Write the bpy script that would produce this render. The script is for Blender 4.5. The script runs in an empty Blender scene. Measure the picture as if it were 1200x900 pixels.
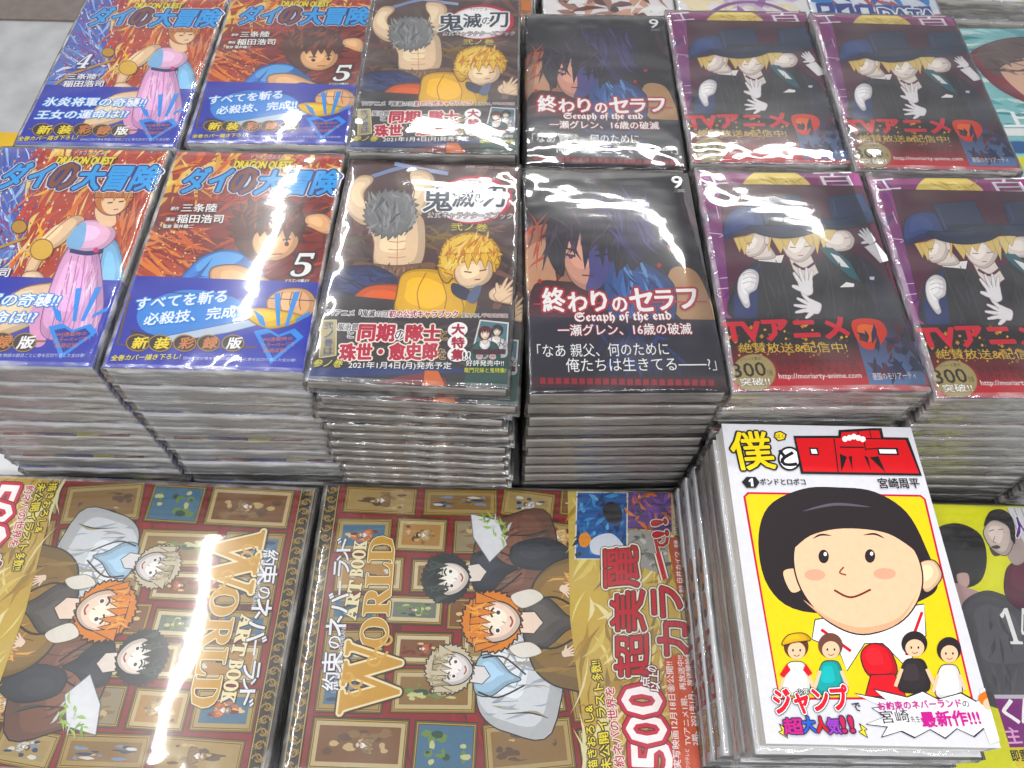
import bpy, math, random
import numpy as np
from mathutils import Vector, Matrix, noise
from mathutils.geometry import tessellate_polygon

# ---------------------------------------------------------------- camera, light, exposure
TZ = 1.33                       # the eye is 1.33 m above the shop floor
S = bpy.context.scene
C = S.collection
cd = bpy.data.cameras.new('camera'); cam = bpy.data.objects.new('camera', cd); C.objects.link(cam)
S.camera = cam
cd.sensor_width = 36; cd.lens = 36 * 908.5 / 1200; cd.clip_start = .01; cd.clip_end = 100
pitch, roll = math.radians(58.96), math.radians(1.33)
fw = Vector((0, math.cos(pitch), -math.sin(pitch)))
r0 = Vector((1, 0, 0)); u0 = r0.cross(fw)
rr = r0 * math.cos(roll) + u0 * math.sin(roll); uu = -r0 * math.sin(roll) + u0 * math.cos(roll)
cam.matrix_world = Matrix(((rr.x, uu.x, -fw.x, 0), (rr.y, uu.y, -fw.y, 0), (rr.z, uu.z, -fw.z, TZ), (0, 0, 0, 1)))
cd.dof.use_dof = True; cd.dof.focus_distance = .46; cd.dof.aperture_fstop = 20

w = bpy.data.worlds.new('World'); S.world = w; w.use_nodes = True
nt = w.node_tree; bg = nt.nodes['Background']
tc = nt.nodes.new('ShaderNodeTexCoord'); sx = nt.nodes.new('ShaderNodeSeparateXYZ'); rp = nt.nodes.new('ShaderNodeValToRGB')
mr = nt.nodes.new('ShaderNodeMapRange'); mr.inputs[1].default_value = -1; mr.inputs[2].default_value = 1
nt.links.new(tc.outputs['Generated'], sx.inputs[0]); nt.links.new(sx.outputs['Z'], mr.inputs[0]); nt.links.new(mr.outputs[0], rp.inputs[0])
rp.color_ramp.elements[0].position = .42; rp.color_ramp.elements[0].color = (.38, .38, .38, 1)
rp.color_ramp.elements[1].position = .62; rp.color_ramp.elements[1].color = (.93, .96, 1, 1)
nt.links.new(rp.outputs[0], bg.inputs[0]); bg.inputs[1].default_value = .5

def tube(x, y, z, L, wd, rz, watt):
    l = bpy.data.lights.new('fluorescent_tube', 'AREA'); l.shape = 'RECTANGLE'; l.size = L; l.size_y = wd
    l.energy = watt; l.color = (1, .985, .95)
    o = bpy.data.objects.new('fluorescent_tube', l); C.objects.link(o)
    o.location = (x, y, TZ + z); o.rotation_euler = (0, 0, math.radians(rz))
tube(.45, 2.28, 1.45, 1.7, .085, -5, 36)
tube(-.93, .56, 1.45, 1.2, .03, 88, 17)
tube(-.90, 2.0, 1.45, 1.05, .03, 88, 16)
tube(.2, -.75, 1.45, 2.4, .12, 0, 38)  # unseen, added behind the camera to brighten the page sides
S.view_settings.view_transform = 'Standard'; S.view_settings.look = 'None'
S.view_settings.exposure = 0; S.view_settings.gamma = 1; S.view_settings.use_curve_mapping = False
S.cycles.transparent_max_bounces = 24; S.cycles.max_bounces = 8; S.cycles.glossy_bounces = 3; S.cycles.diffuse_bounces = 3
S.cycles.use_denoising = True; S.cycles.sample_clamp_indirect = 4

# ---------------------------------------------------------------- colours and materials
def lin(h):
    h = h.lstrip('#')
    if len(h) == 3: h = ''.join(c * 2 for c in h)
    o = []
    for i in (0, 2, 4):
        v = int(h[i:i + 2], 16) / 255
        o.append(v / 12.92 if v <= .04045 else ((v + .055) / 1.055) ** 2.4)
    return (*o, 1)
def mat(name):
    m = bpy.data.materials.new(name); m.use_nodes = True
    return m, m.node_tree, m.node_tree.nodes['Principled BSDF']
def nd(t, k, **kw):
    n = t.nodes.new(k)
    for a, b in kw.items(): setattr(n, a, b)
    return n
def plain(name, col, rough=.5, var=.08, scale=60, bump=0, stretch=(1, 1, 1), spec=.4):
    m, t, p = mat(name); c = lin(col)
    tcn = nd(t, 'ShaderNodeTexCoord'); mp = nd(t, 'ShaderNodeMapping'); mp.inputs['Scale'].default_value = stretch
    t.links.new(tcn.outputs['Object'], mp.inputs[0])
    n = nd(t, 'ShaderNodeTexNoise'); n.inputs['Scale'].default_value = scale; n.inputs['Detail'].default_value = 5
    t.links.new(mp.outputs[0], n.inputs[0])
    r = nd(t, 'ShaderNodeValToRGB')
    r.color_ramp.elements[0].position = .3; r.color_ramp.elements[1].position = .7
    r.color_ramp.elements[0].color = tuple(v * (1 - var) for v in c[:3]) + (1,)
    r.color_ramp.elements[1].color = tuple(min(1, v * (1 + var)) for v in c[:3]) + (1,)
    t.links.new(n.outputs[0], r.inputs[0]); t.links.new(r.outputs[0], p.inputs['Base Color'])
    p.inputs['Roughness'].default_value = rough; p.inputs['Specular IOR Level'].default_value = spec
    if bump:
        b = nd(t, 'ShaderNodeBump'); b.inputs['Strength'].default_value = bump; b.inputs['Distance'].default_value = .0006
        t.links.new(n.outputs[0], b.inputs['Height']); t.links.new(b.outputs[0], p.inputs['Normal'])
    return m
def ink_material():
    m, t, p = mat('printed_ink')
    a = nd(t, 'ShaderNodeAttribute', attribute_name='ink')
    tcn = nd(t, 'ShaderNodeTexCoord')
    n = nd(t, 'ShaderNodeTexNoise'); n.inputs['Scale'].default_value = 260; n.inputs['Detail'].default_value = 4
    t.links.new(tcn.outputs['Object'], n.inputs[0])
    mx = nd(t, 'ShaderNodeMix', data_type='RGBA', blend_type='MULTIPLY'); mx.inputs[0].default_value = .22
    mr = nd(t, 'ShaderNodeMapRange'); mr.inputs[3].default_value = .55; mr.inputs[4].default_value = 1.35
    t.links.new(n.outputs[0], mr.inputs[0])
    t.links.new(a.outputs['Color'], mx.inputs[6]); t.links.new(mr.outputs[0], mx.inputs[7])
    hs = nd(t, 'ShaderNodeHueSaturation'); hs.inputs['Value'].default_value = .93; hs.inputs['Saturation'].default_value = 1.07; t.links.new(mx.outputs[2], hs.inputs['Color'])
    t.links.new(hs.outputs[0], p.inputs['Base Color'])
    p.inputs['Roughness'].default_value = .38; p.inputs['Specular IOR Level'].default_value = .45
    return m
INK = ink_material()
def pages_material(name='page_edges', ca='#b4afaa', cb='#efebe6', cc=(.78, .73, .7, 1), bs=.5):
    m, t, p = mat(name)
    tcn = nd(t, 'ShaderNodeTexCoord'); mp = nd(t, 'ShaderNodeMapping'); mp.inputs['Scale'].default_value = (3, 3, 2600)
    t.links.new(tcn.outputs['Object'], mp.inputs[0])
    n = nd(t, 'ShaderNodeTexNoise'); n.inputs['Scale'].default_value = 1; n.inputs['Detail'].default_value = 6; n.inputs['Roughness'].default_value = .7
    t.links.new(mp.outputs[0], n.inputs[0])
    n2 = nd(t, 'ShaderNodeTexNoise'); n2.inputs['Scale'].default_value = 45; t.links.new(tcn.outputs['Object'], n2.inputs[0])
    r = nd(t, 'ShaderNodeValToRGB')
    r.color_ramp.elements[0].position = .36; r.color_ramp.elements[0].color = lin(ca)
    r.color_ramp.elements[1].position = .62; r.color_ramp.elements[1].color = lin(cb)
    t.links.new(n.outputs[0], r.inputs[0])
    mx = nd(t, 'ShaderNodeMix', data_type='RGBA', blend_type='MULTIPLY'); mx.inputs[0].default_value = .5
    t.links.new(r.outputs[0], mx.inputs[6])
    r2 = nd(t, 'ShaderNodeValToRGB'); r2.color_ramp.elements[0].color = cc; r2.color_ramp.elements[0].position = .35; r2.color_ramp.elements[1].position = .65
    t.links.new(n2.outputs[0], r2.inputs[0]); t.links.new(r2.outputs[0], mx.inputs[7])
    t.links.new(mx.outputs[2], p.inputs['Base Color'])
    b = nd(t, 'ShaderNodeBump'); b.inputs['Strength'].default_value = bs; b.inputs['Distance'].default_value = .0004
    t.links.new(n.outputs[0], b.inputs['Height']); t.links.new(b.outputs[0], p.inputs['Normal'])
    p.inputs['Roughness'].default_value = .85
    return m
PAGES = pages_material(); PAGES_PALE = pages_material('page_edges_pale', '#cfcdcf', '#f4f2f2', (.88, .87, .87, 1), .25)
def film_material(name, haze, bump, scale, stretch, refl=1.6, rough=.05, fine=0., detail=5, glow=0.):
    m = bpy.data.materials.new(name); m.use_nodes = True; t = m.node_tree; t.nodes.clear()
    out = nd(t, 'ShaderNodeOutputMaterial'); tr = nd(t, 'ShaderNodeBsdfTransparent'); gl = nd(t, 'ShaderNodeBsdfGlossy'); di = nd(t, 'ShaderNodeBsdfDiffuse')
    gl.inputs['Roughness'].default_value = rough; di.inputs[0].default_value = (.9, .9, .9, 1)
    tcn = nd(t, 'ShaderNodeTexCoord'); mp = nd(t, 'ShaderNodeMapping'); mp.inputs['Scale'].default_value = stretch
    t.links.new(tcn.outputs['Object'], mp.inputs[0])
    n = nd(t, 'ShaderNodeTexNoise'); n.inputs['Scale'].default_value = scale; n.inputs['Detail'].default_value = detail; n.inputs['Distortion'].default_value = .6
    t.links.new(mp.outputs[0], n.inputs[0])
    mp2 = nd(t, 'ShaderNodeMapping'); mp2.inputs['Rotation'].default_value = (0, 0, .5); mp2.inputs['Scale'].default_value = (1, 5, 2)
    t.links.new(tcn.outputs['Object'], mp2.inputs[0])
    n2 = nd(t, 'ShaderNodeTexVoronoi', feature='DISTANCE_TO_EDGE'); n2.inputs['Scale'].default_value = 60
    t.links.new(mp2.outputs[0], n2.inputs[0])
    ad = nd(t, 'ShaderNodeMath', operation='MULTIPLY_ADD'); ad.inputs[1].default_value = fine
    t.links.new(n2.outputs[0], ad.inputs[0]); t.links.new(n.outputs[0], ad.inputs[2])
    b = nd(t, 'ShaderNodeBump'); b.inputs['Strength'].default_value = bump; b.inputs['Distance'].default_value = .001
    t.links.new(ad.outputs[0], b.inputs['Height'])
    t.links.new(b.outputs[0], gl.inputs['Normal'])
    fr = nd(t, 'ShaderNodeFresnel'); fr.inputs[0].default_value = 1.5; t.links.new(b.outputs[0], fr.inputs[1])
    mu = nd(t, 'ShaderNodeMath', operation='MULTIPLY', use_clamp=True); mu.inputs[1].default_value = refl; t.links.new(fr.outputs[0], mu.inputs[0])
    m1 = nd(t, 'ShaderNodeMixShader'); m2 = nd(t, 'ShaderNodeMixShader')
    r = nd(t, 'ShaderNodeValToRGB'); r.color_ramp.elements[0].position = .45; r.color_ramp.elements[1].position = .75
    r.color_ramp.elements[0].color = (haze * .4,) * 3 + (1,); r.color_ramp.elements[1].color = (haze * 2.2,) * 3 + (1,)
    t.links.new(n.outputs[0], r.inputs[0]); t.links.new(r.outputs[0], m1.inputs[0])
    t.links.new(tr.outputs[0], m1.inputs[1]); t.links.new(di.outputs[0], m1.inputs[2])
    t.links.new(mu.outputs[0], m2.inputs[0]); t.links.new(m1.outputs[0], m2.inputs[1]); t.links.new(gl.outputs[0], m2.inputs[2])
    if glow:      # a second, softer lobe: puts a bloom-like halo round the highlights
        g2 = nd(t, 'ShaderNodeBsdfGlossy'); g2.inputs['Roughness'].default_value = .2; t.links.new(b.outputs[0], g2.inputs['Normal'])
        m3 = nd(t, 'ShaderNodeMixShader'); m3.inputs[0].default_value = glow
        t.links.new(gl.outputs[0], m3.inputs[1]); t.links.new(g2.outputs[0], m3.inputs[2]); t.links.new(m3.outputs[0], m2.inputs[2])
    t.links.new(m2.outputs[0], out.inputs[0])
    return m
FILM = film_material('shrink_film', .022, .022, 14, (1, 2.2, 1), refl=1.9, rough=.05, detail=1., glow=.22)
FILM_EDGE = film_material('shrink_film_crinkled', .2, 1.0, 50, (1, 1, 8), refl=2.4, rough=.1, fine=.6, detail=4)
FILM_CLEAR = film_material('shrink_film_taut', .03, .7, 50, (1, 1, 8), refl=1.4, rough=.1, fine=.6, detail=4)
PAPER = {k: plain('cover_' + k, v, rough=.4, var=.03) for k, v in dict(
    white='#d6d6da', blue='#2536a4', dark='#241c26', maroon='#5a1626', violet='#5b2a6e', yellow='#e8e020', brown='#4a3a20', red='#b01c24',
    teal='#7fb8bf', cream='#d8cfb6', navy='#20305c', tealdark='#12403a').items()}

FILM_MILKY = film_material('shrink_film_milky', .22, .6, 40, (1, 1.5, 6), refl=1.3, rough=.16, fine=.5, detail=4)
FILM_SLACK = film_material('shrink_film_slack', .1, 1.4, 40, (1.5, 2, 2.5), refl=2.0, rough=.1, fine=.8, detail=4)

# ---------------------------------------------------------------- object helpers
def link(name, me, parent=None, mats=()):
    o = bpy.data.objects.new(name, me); C.objects.link(o)
    for m in mats: me.materials.append(m)
    if parent: o.parent = parent
    return o
def from_data(name, vs, fs, mi=None, smooth=False):
    me = bpy.data.meshes.new(name); me.from_pydata(vs, [], fs)
    if mi: me.polygons.foreach_set('material_index', mi)
    if smooth: me.polygons.foreach_set('use_smooth', [True] * len(fs))
    me.update(); return me

def homog(src, dst):
    A = []; b = []
    for (x, y), (u, v) in zip(src, dst):
        A.append([x, y, 1, 0, 0, 0, -u * x, -u * y]); b.append(u)
        A.append([0, 0, 0, x, y, 1, -v * x, -v * y]); b.append(v)
    h = np.linalg.solve(np.array(A, float), np.array(b, float))
    return np.append(h, 1).reshape(3, 3)

# ---------------------------------------------------------------- glyph outlines as meshes
_gl = {}
def glyphs(s, off, spacing=1.0):
    k = (s, off, spacing)
    if k in _gl: return _gl[k]
    c = bpy.data.curves.new('lettering', 'FONT'); c.body = s; c.resolution_u = 2; c.offset = off; c.space_character = spacing
    o = bpy.data.objects.new('lettering', c); C.objects.link(o)
    m = bpy.data.meshes.new_from_object(o.evaluated_get(bpy.context.evaluated_depsgraph_get()))
    v = np.zeros(len(m.vertices) * 3); m.vertices.foreach_get('co', v); v = v.reshape(-1, 3)[:, :2]
    f = [tuple(p.vertices) for p in m.polygons]
    bpy.data.objects.remove(o); bpy.data.curves.remove(c); bpy.data.meshes.remove(m)
    _gl[k] = (v, f); return v, f

def spline(pts, n=5, closed=True):
    P = [Vector(p) for p in pts]; out = []; N = len(P)
    for i in range(N if closed else N - 1):
        p0 = P[(i - 1) % N] if closed or i > 0 else P[0]; p1 = P[i]; p2 = P[(i + 1) % N]
        p3 = P[(i + 2) % N] if closed or i < N - 2 else P[-1]
        for k in range(n):
            t = k / n
            out.append(.5 * ((2 * p1) + (-p0 + p2) * t + (2 * p0 - 5 * p1 + 4 * p2 - p3) * t * t + (-p0 + 3 * p1 - 3 * p2 + p3) * t ** 3))
    if not closed: out.append(P[-1])
    return [(p.x, p.y) for p in out]

def clip_poly(P, W, H):
    for ax, lim, sg in ((0, 0, 1), (0, W, -1), (1, 0, 1), (1, H, -1)):
        out = []; n = len(P)
        for i in range(n):
            a, b = P[i], P[(i + 1) % n]
            da, db = (a[ax] - lim) * sg, (b[ax] - lim) * sg
            if da >= 0: out.append(a)
            if (da >= 0) != (db >= 0):
                t = da / (da - db); out.append((a[0] + (b[0] - a[0]) * t, a[1] + (b[1] - a[1]) * t))
        P = out
        if len(P) < 3: return []
    return P

class Art:
    """flat print of one cover; shapes are given in drawing coordinates whose four corners are `quad`, kept in millimetres"""
    def __init__(s, W, H, quad=None, z0=.05):
        s.W, s.H = W, H; s.M = homog(quad, [(0, 0), (W, 0), (W, H), (0, H)]) if quad else None
        s.z = z0; s.parts = {}; s.cur = 'cover_art'; s.R = random.Random(7)
    def part(s, n): s.cur = n; return s
    def mm(s, p):
        if s.M is None: return (p[0], p[1])
        q = s.M @ np.array([p[0], p[1], 1.]); return (q[0] / q[2], q[1] / q[2])
    def add(s, vs, fs, col, step=.007, raw=False):
        s.z += step
        V, F, K = s.parts.setdefault(s.cur, ([], [], []))
        b = len(V)
        for i, v in enumerate(vs): V.append((v[0], v[1], s.z))
        F += [tuple(b + j for j in f) for f in fs]
        if isinstance(col, tuple):
            ys = [v[1] for v in vs]; lo, hi = min(ys), max(ys); a, c = lin(col[0]), lin(col[1])
            for v in vs:
                t = (v[1] - lo) / max(hi - lo, 1e-6); K.append(tuple(a[i] * (1 - t) + c[i] * t for i in range(4)))
        else: K += [lin(col)] * len(vs)
    def poly(s, pts, col, smooth=False, step=.007, mmc=False, ol=None, ow=1.):
        if smooth: pts = spline(pts)
        P = pts if mmc else [s.mm(p) for p in pts]
        P = clip_poly([tuple(p) for p in P], s.W, s.H)
        if len(P) < 3: return
        tri = tessellate_polygon([[Vector((p[0], p[1], 0)) for p in P]])
        s.add(P, tri, col, step)
        if ol: s.line(pts + [pts[0]], ow, ol, mmc=mmc)
    def blob(s, pts, col, ol=None, ow=1., cel=True):
        s.poly(pts, col, True, ol=None)
        if ol and cel and not isinstance(col, tuple) and len(pts) > 4:      # two-tone cel colouring of the drawing
            c = col.lstrip('#'); v = [int(c[i:i + 2], 16) for i in (0, 2, 4)]
            lt = '#%02x%02x%02x' % tuple(min(255, int(q * 1.07 + 9)) for q in v); dk = '#%02x%02x%02x' % tuple(int(q * .86) for q in v)
            cx = sum(p[0] for p in pts) / len(pts); cy = sum(p[1] for p in pts) / len(pts)
            wx = max(p[0] for p in pts) - min(p[0] for p in pts); wy = max(p[1] for p in pts) - min(p[1] for p in pts)
            s.poly([(cx + (x - cx) * .98, cy + (y - cy) * .98) for x, y in pts], dk, True)
            s.poly([(cx + (x - cx) * .84 - wx * .05, cy + (y - cy) * .84 - wy * .03) for x, y in pts], col, True)
            s.poly([(cx + (x - cx) * .5 - wx * .1, cy + (y - cy) * .5 - wy * .1) for x, y in pts], lt, True)
        if ol: q = spline(pts); s.line(q + [q[0]], ow, ol)
    def ell(s, cx, cy, rx, ry, col, rot=0, ol=None, ow=1., n=28):
        c, d = math.cos(rot), math.sin(rot)
        P = [(cx + rx * math.cos(a) * c - ry * math.sin(a) * d, cy + rx * math.cos(a) * d + ry * math.sin(a) * c) for a in [2 * math.pi * i / n for i in range(n)]]
        if ol: s.poly([(cx + (x - cx) * (1 + ow / rx), cy + (y - cy) * (1 + ow / ry)) for x, y in P], ol)
        s.poly(P, col)
    def line(s, pts, wd, col, smooth=False, taper=False, mmc=False):
        if smooth: pts = spline(pts, 5, False)
        if not smooth and not taper and len(pts) < 8: pts = [(a[0] + (c[0] - a[0]) * k / 5, a[1] + (c[1] - a[1]) * k / 5) for a, c in zip(pts, pts[1:]) for k in range(5)] + [pts[-1]]
        P = [Vector(p) for p in pts]; L = []; Rr = []; n = len(P)
        for i in range(n):
            d = (P[min(i + 1, n - 1)] - P[max(i - 1, 0)])
            if d.length < 1e-6: d = Vector((1, 0))
            d.normalize(); nn = Vector((-d.y, d.x)) * wd * .5 * ((math.sin(math.pi * (i + .15) / (n - .7))) if taper else 1)
            L.append(P[i] + nn); Rr.append(P[i] - nn)
        vs = []
        for a, b in zip(L, Rr): vs += [tuple(a), tuple(b)]
        vs = vs if mmc else [s.mm(v) for v in vs]
        fs = []
        keep = lambda q: all(-.01 <= vs[j][0] <= s.W + .01 and -.01 <= vs[j][1] <= s.H + .01 for j in q)
        for i in range(n - 1):
            q = (2 * i, 2 * i + 2, 2 * i + 3, 2 * i + 1)
            if keep(q): fs.append(q)
        if fs: s.add(vs, fs, col, .003)
    def streaks(s, n, area, cols, ln, wd, ang, seed=1, jit=.5, focus=None):
        """many tapering brush strokes inside `area`; ang in degrees (drawing coords) or pointing away from `focus`"""
        R = random.Random(seed); xs = [p[0] for p in area]; ys = [p[1] for p in area]; k = 0; g = 0
        while k < n and g < n * 20:
            g += 1; x, y = R.uniform(min(xs), max(xs)), R.uniform(min(ys), max(ys))
            ins = False
            for i in range(len(area)):
                (ax, ay), (bx, by) = area[i], area[i - 1]
                if (ay > y) != (by > y) and x < (bx - ax) * (y - ay) / (by - ay) + ax: ins = not ins
            if not ins: continue
            k += 1
            a = (math.atan2(y - focus[1], x - focus[0]) if focus else math.radians(ang)) + R.gauss(0, jit)
            l = ln * R.uniform(.4, 1.3); w2 = wd * R.uniform(.4, 1.3); c, d = math.cos(a), math.sin(a); cv = R.uniform(-.35, .35) * l
            P = []
            for t, ww in ((0, 0), (.25, .6), (.5, 1), (.75, .6), (1, 0)):
                u = (t - .5) * l; v = cv * (t - .5) ** 2 * 2
                P.append((x + u * c - (v + ww * w2 / 2) * d, y + u * d + (v + ww * w2 / 2) * c))
            for t, ww in ((.75, .6), (.5, 1), (.25, .6)):
                u = (t - .5) * l; v = cv * (t - .5) ** 2 * 2
                P.append((x + u * c - (v - ww * w2 / 2) * d, y + u * d + (v - ww * w2 / 2) * c))
            s.poly(P, R.choice(cols), step=.0015)
    def spiky(s, cx, cy, rx, ry, n, dep, col, ol=None, seed=1, a0=0., a1=2 * math.pi, ow=3):
        """ragged lock-shaped outline"""
        R = random.Random(seed); P = []
        for i in range(n):
            a = a0 + (a1 - a0) * i / n; st = (a1 - a0) / n
            k = 1 + dep * R.uniform(.5, 1.2)
            P.append((cx + rx * math.cos(a), cy + ry * math.sin(a)))
            P.append((cx + rx * (1 + (k - 1) * .5) * math.cos(a + st * .45), cy + ry * (1 + (k - 1) * .5) * math.sin(a + st * .45)))
            P.append((cx + rx * k * math.cos(a + st * .8), cy + ry * k * math.sin(a + st * .8)))
        s.poly(P, col)
        if ol: s.line(P + [P[0]], ow, ol)
    def hand(s, x, y, ang, k, col, ol, spread=.26):
        """open hand: palm, four fingers of unequal length and a thumb; ang = pointing direction"""
        c, d = math.cos(ang), math.sin(ang); T = lambda u, v: (x + k * (u * c - v * d), y + k * (u * d + v * c))
        fl = ((-.36, .95, -1.6), (-.13, 1.12, -.5), (.12, 1.05, .5), (.34, .82, 1.5))
        def fin(b, a, L, wd, cc, g):
            ca, sa = math.cos(a), math.sin(a)
            pts = []
            for u, v in ((0, -wd), (L * .5, -wd * .95), (L * .93, -wd * .6), (L, 0), (L * .93, wd * .6), (L * .5, wd * .95), (0, wd)):
                v *= g; u *= 1 + (g - 1) * .12
                pts.append(T(b[0] + u * ca - v * sa, b[1] + u * sa + v * ca))
            s.poly(pts, cc)
        for g, cc in ((1.35, ol), (1, col)):
            for v, L, m in fl: fin((.35, v), m * spread, L, .12, cc, g)
            fin((-.1, -.4), -1.0, .72, .14, cc, g)
            P = [(-.55, -.34), (0, -.46), (.45, -.46), (.5, .44), (0, .46), (-.55, .32)]
            s.poly(spline([T(u * (1 + (g - 1) * .25), v * (1 + (g - 1) * .25)) for u, v in P]), cc)
        for v in (-.25, 0, .23): s.line([T(.42, v), T(.62, v * 1.1)], k * .04, ol)
    def person(s, cx, cy, ang, k, hair, hair2, top, top2, skin='#f3dcc8', ol='#241c1c', seed=1, shirt='#eceaf0', look=0.):
        """plain head and shoulders; ang turns the figure's up direction"""
        c, d = math.cos(ang), math.sin(ang); T = lambda u, v: (cx + k * (u * c - v * d), cy + k * (u * d + v * c))
        TT = lambda L: [T(u, -v) for u, v in L]; R = random.Random(seed); w_ = k * .07
        tor = [(-.8, -1.3), (-1.9, -1.75), (-2.5, -3), (-2.3, -5.2), (2.3, -5.2), (2.5, -3), (1.9, -1.75), (.8, -1.3)]
        s.blob(TT(tor), top, ol, w_)
        s.streaks(34, TT([(-1.9, -1.9), (1.9, -1.9), (2.2, -5), (-2.2, -5)]), [top2, hair2, top2], k * 1.7, k * .16, math.degrees(ang) + 80, seed, .5)
        s.blob(TT([(-.75, -1.2), (-.95, -2), (-.3, -2.8), (0, -3.4), (.3, -2.8), (.95, -2), (.75, -1.2)]), shirt, ol, w_ * .7)
        for q in (-1, 1):
            s.line(TT([(q * .8, -1.4), (q * .95, -2.4), (q * .25, -3.6)]), w_ * 1.2, ol, True)
            s.line(TT([(q * 1.7, -2.7), (q * 1.5, -4), (q * 1.65, -5)]), w_, ol, True, True)
            s.line(TT([(q * 1.2, -2.2), (q * 1.0, -3.4)]), w_ * .8, ol, False, True)
        s.poly(TT([(-.38, -.7), (-.42, -1.55), (0, -1.9), (.42, -1.55), (.38, -.7)]), skin, ol=ol, ow=w_ * .6)
        p = T(look * .2, -.12); s.spiky(p[0], p[1], k * 1.12, k * 1.12, 30, .1, hair, ol, seed, ow=w_)
        fx = look * .28
        s.blob(TT([(fx - .72, .25), (fx - .72, -.35), (fx - .42, -.82), (fx, -1.02), (fx + .42, -.82), (fx + .72, -.35), (fx + .72, .25), (fx, .6)]), skin, ol, w_ * .8)
        for q in (-1, 1):
            e = T(fx + q * .34, .1 + .04); sz = k * .1
            s.ell(e[0], e[1], sz * 1.25, sz * 1.25, '#ffffff', ang); s.ell(e[0], e[1], sz * .8, sz * .8, '#3c3430', ang)
            s.line(TT([(fx + q * .52, -.06 + .1), (fx + q * .34, .06 + .1), (fx + q * .16, -.02 + .1)]), w_ * 1.1, ol, True)
            s.line(TT([(fx + q * .55, .24), (fx + q * .2, .28)]), w_ * .7, hair2)
        s.line(TT([(fx - .2, -.62), (fx, -.7), (fx + .2, -.6)]), w_, '#a04838', True); s.line(TT([(fx, -.3), (fx - .05, -.42)]), w_ * .6, '#a87868')
        for i in range(8):
            u = -.95 + i * .26; L = .62 + .25 * abs(u) + R.uniform(-.12, .16); t = fx * .6
            s.poly(TT([(u + t - .2, .95 - u * u * .25), (u + t + .26, .95 - u * u * .25), (u * .98 + t + R.uniform(-.12, .12), .78 - L)]), R.choice([hair, hair, hair2]), ol=ol, ow=w_ * .45)
        s.streaks(26, TT([(-.95, .45), (-.5, 1.0), (.5, 1.0), (.95, .45)]), [hair2, hair], k * .7, k * .1, math.degrees(ang) + 90, seed + 3, .6)
    def dots(s, n, box, cols, r, seed=1):
        R = random.Random(seed)
        for i in range(n):
            x, y = R.uniform(box[0], box[2]), R.uniform(box[1], box[3]); q = r * R.uniform(.3, 1.2)
            s.poly([(x - q, y), (x, y - q), (x + q, y), (x, y + q)], R.choice(cols), step=.001)
    def text(s, t, a, b, h, layers, slant=0, spacing=1.0, up=None):
        """lettering with its baseline from a to b, h tall; layers = [(outline, colour), ...] from the bottom up"""
        bv, _ = glyphs(t, 0, spacing)
        lo, hi = bv.min(0), bv.max(0)
        A = np.array(s.mm(a)); B = np.array(s.mm(b))
        d = B - A; L = np.linalg.norm(d); d = d / L; n = np.array([d[1], -d[0]])
        ev = (b[1] - a[1], -(b[0] - a[0])); el = math.hypot(*ev)
        T = np.array(s.mm((a[0] + ev[0] / el * h, a[1] + ev[1] / el * h))); hm = abs((T - A) @ n) if up is None else up
        for off, col in layers:
            base = 0
            v, f = glyphs(t, base, spacing)
            rad = off - base; nn = 1 if rad < .004 else (6 if hm < 3.2 or rad < .03 else 12)
            em = hm / (hi - lo)[1]; ex = L / (hi - lo)[0]
            for k in range(nn):
                sh = np.array([0., 0.]) if nn == 1 else rad * min(em, ex * 1.3) * np.array([math.cos(2 * math.pi * k / nn), math.sin(2 * math.pi * k / nn)])
                q = (v - lo) / (hi - lo)
                P = A + np.outer(q[:, 0] * L + q[:, 1] * hm * slant + sh[0], d) + np.outer(q[:, 1] * hm + sh[1], n)
                s.add([tuple(p) for p in P], f, col, .008 if k == 0 else .0007)
    def vtext(s, t, top, bot, wd, layers):
        n = len(t)
        for i, ch in enumerate(t):
            f0 = (i + .06) / n; f1 = (i + .94) / n
            x0 = top[0] + (bot[0] - top[0]) * f1; y0 = top[1] + (bot[1] - top[1]) * f1
            y1 = top[1] + (bot[1] - top[1]) * f0
            if ch == 'ー': s.line([(x0, y1), (x0, y0)], wd * .14, layers[-1][1]); continue
            ww = wd * (.45 if ch in '/!の・' else 1)
            s.text(ch, (x0 - ww / 2, y0), (x0 + ww / 2, y0), abs(y0 - y1), layers)
    def meshes(s):
        out = {}; zs = min(1., 1.1 / s.z); s.z *= zs
        for k, (V, F, K) in s.parts.items():
            co = [((x - s.W / 2) / 1000, (s.H / 2 - y) / 1000, z * zs / 1000) for x, y, z in V]
            fix = []
            for f in F:
                a, b, c = (co[f[0]], co[f[1]], co[f[2]])
                ar = (b[0] - a[0]) * (c[1] - a[1]) - (b[1] - a[1]) * (c[0] - a[0])
                fix.append(f if ar >= 0 else f[::-1])
            me = from_data(k, co, fix); at = me.color_attributes.new('ink', 'FLOAT_COLOR', 'POINT')
            at.data.foreach_set('color', [c for q in K for c in q]); me.materials.append(INK)
            me.update(); out[k] = me
        return out
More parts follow.
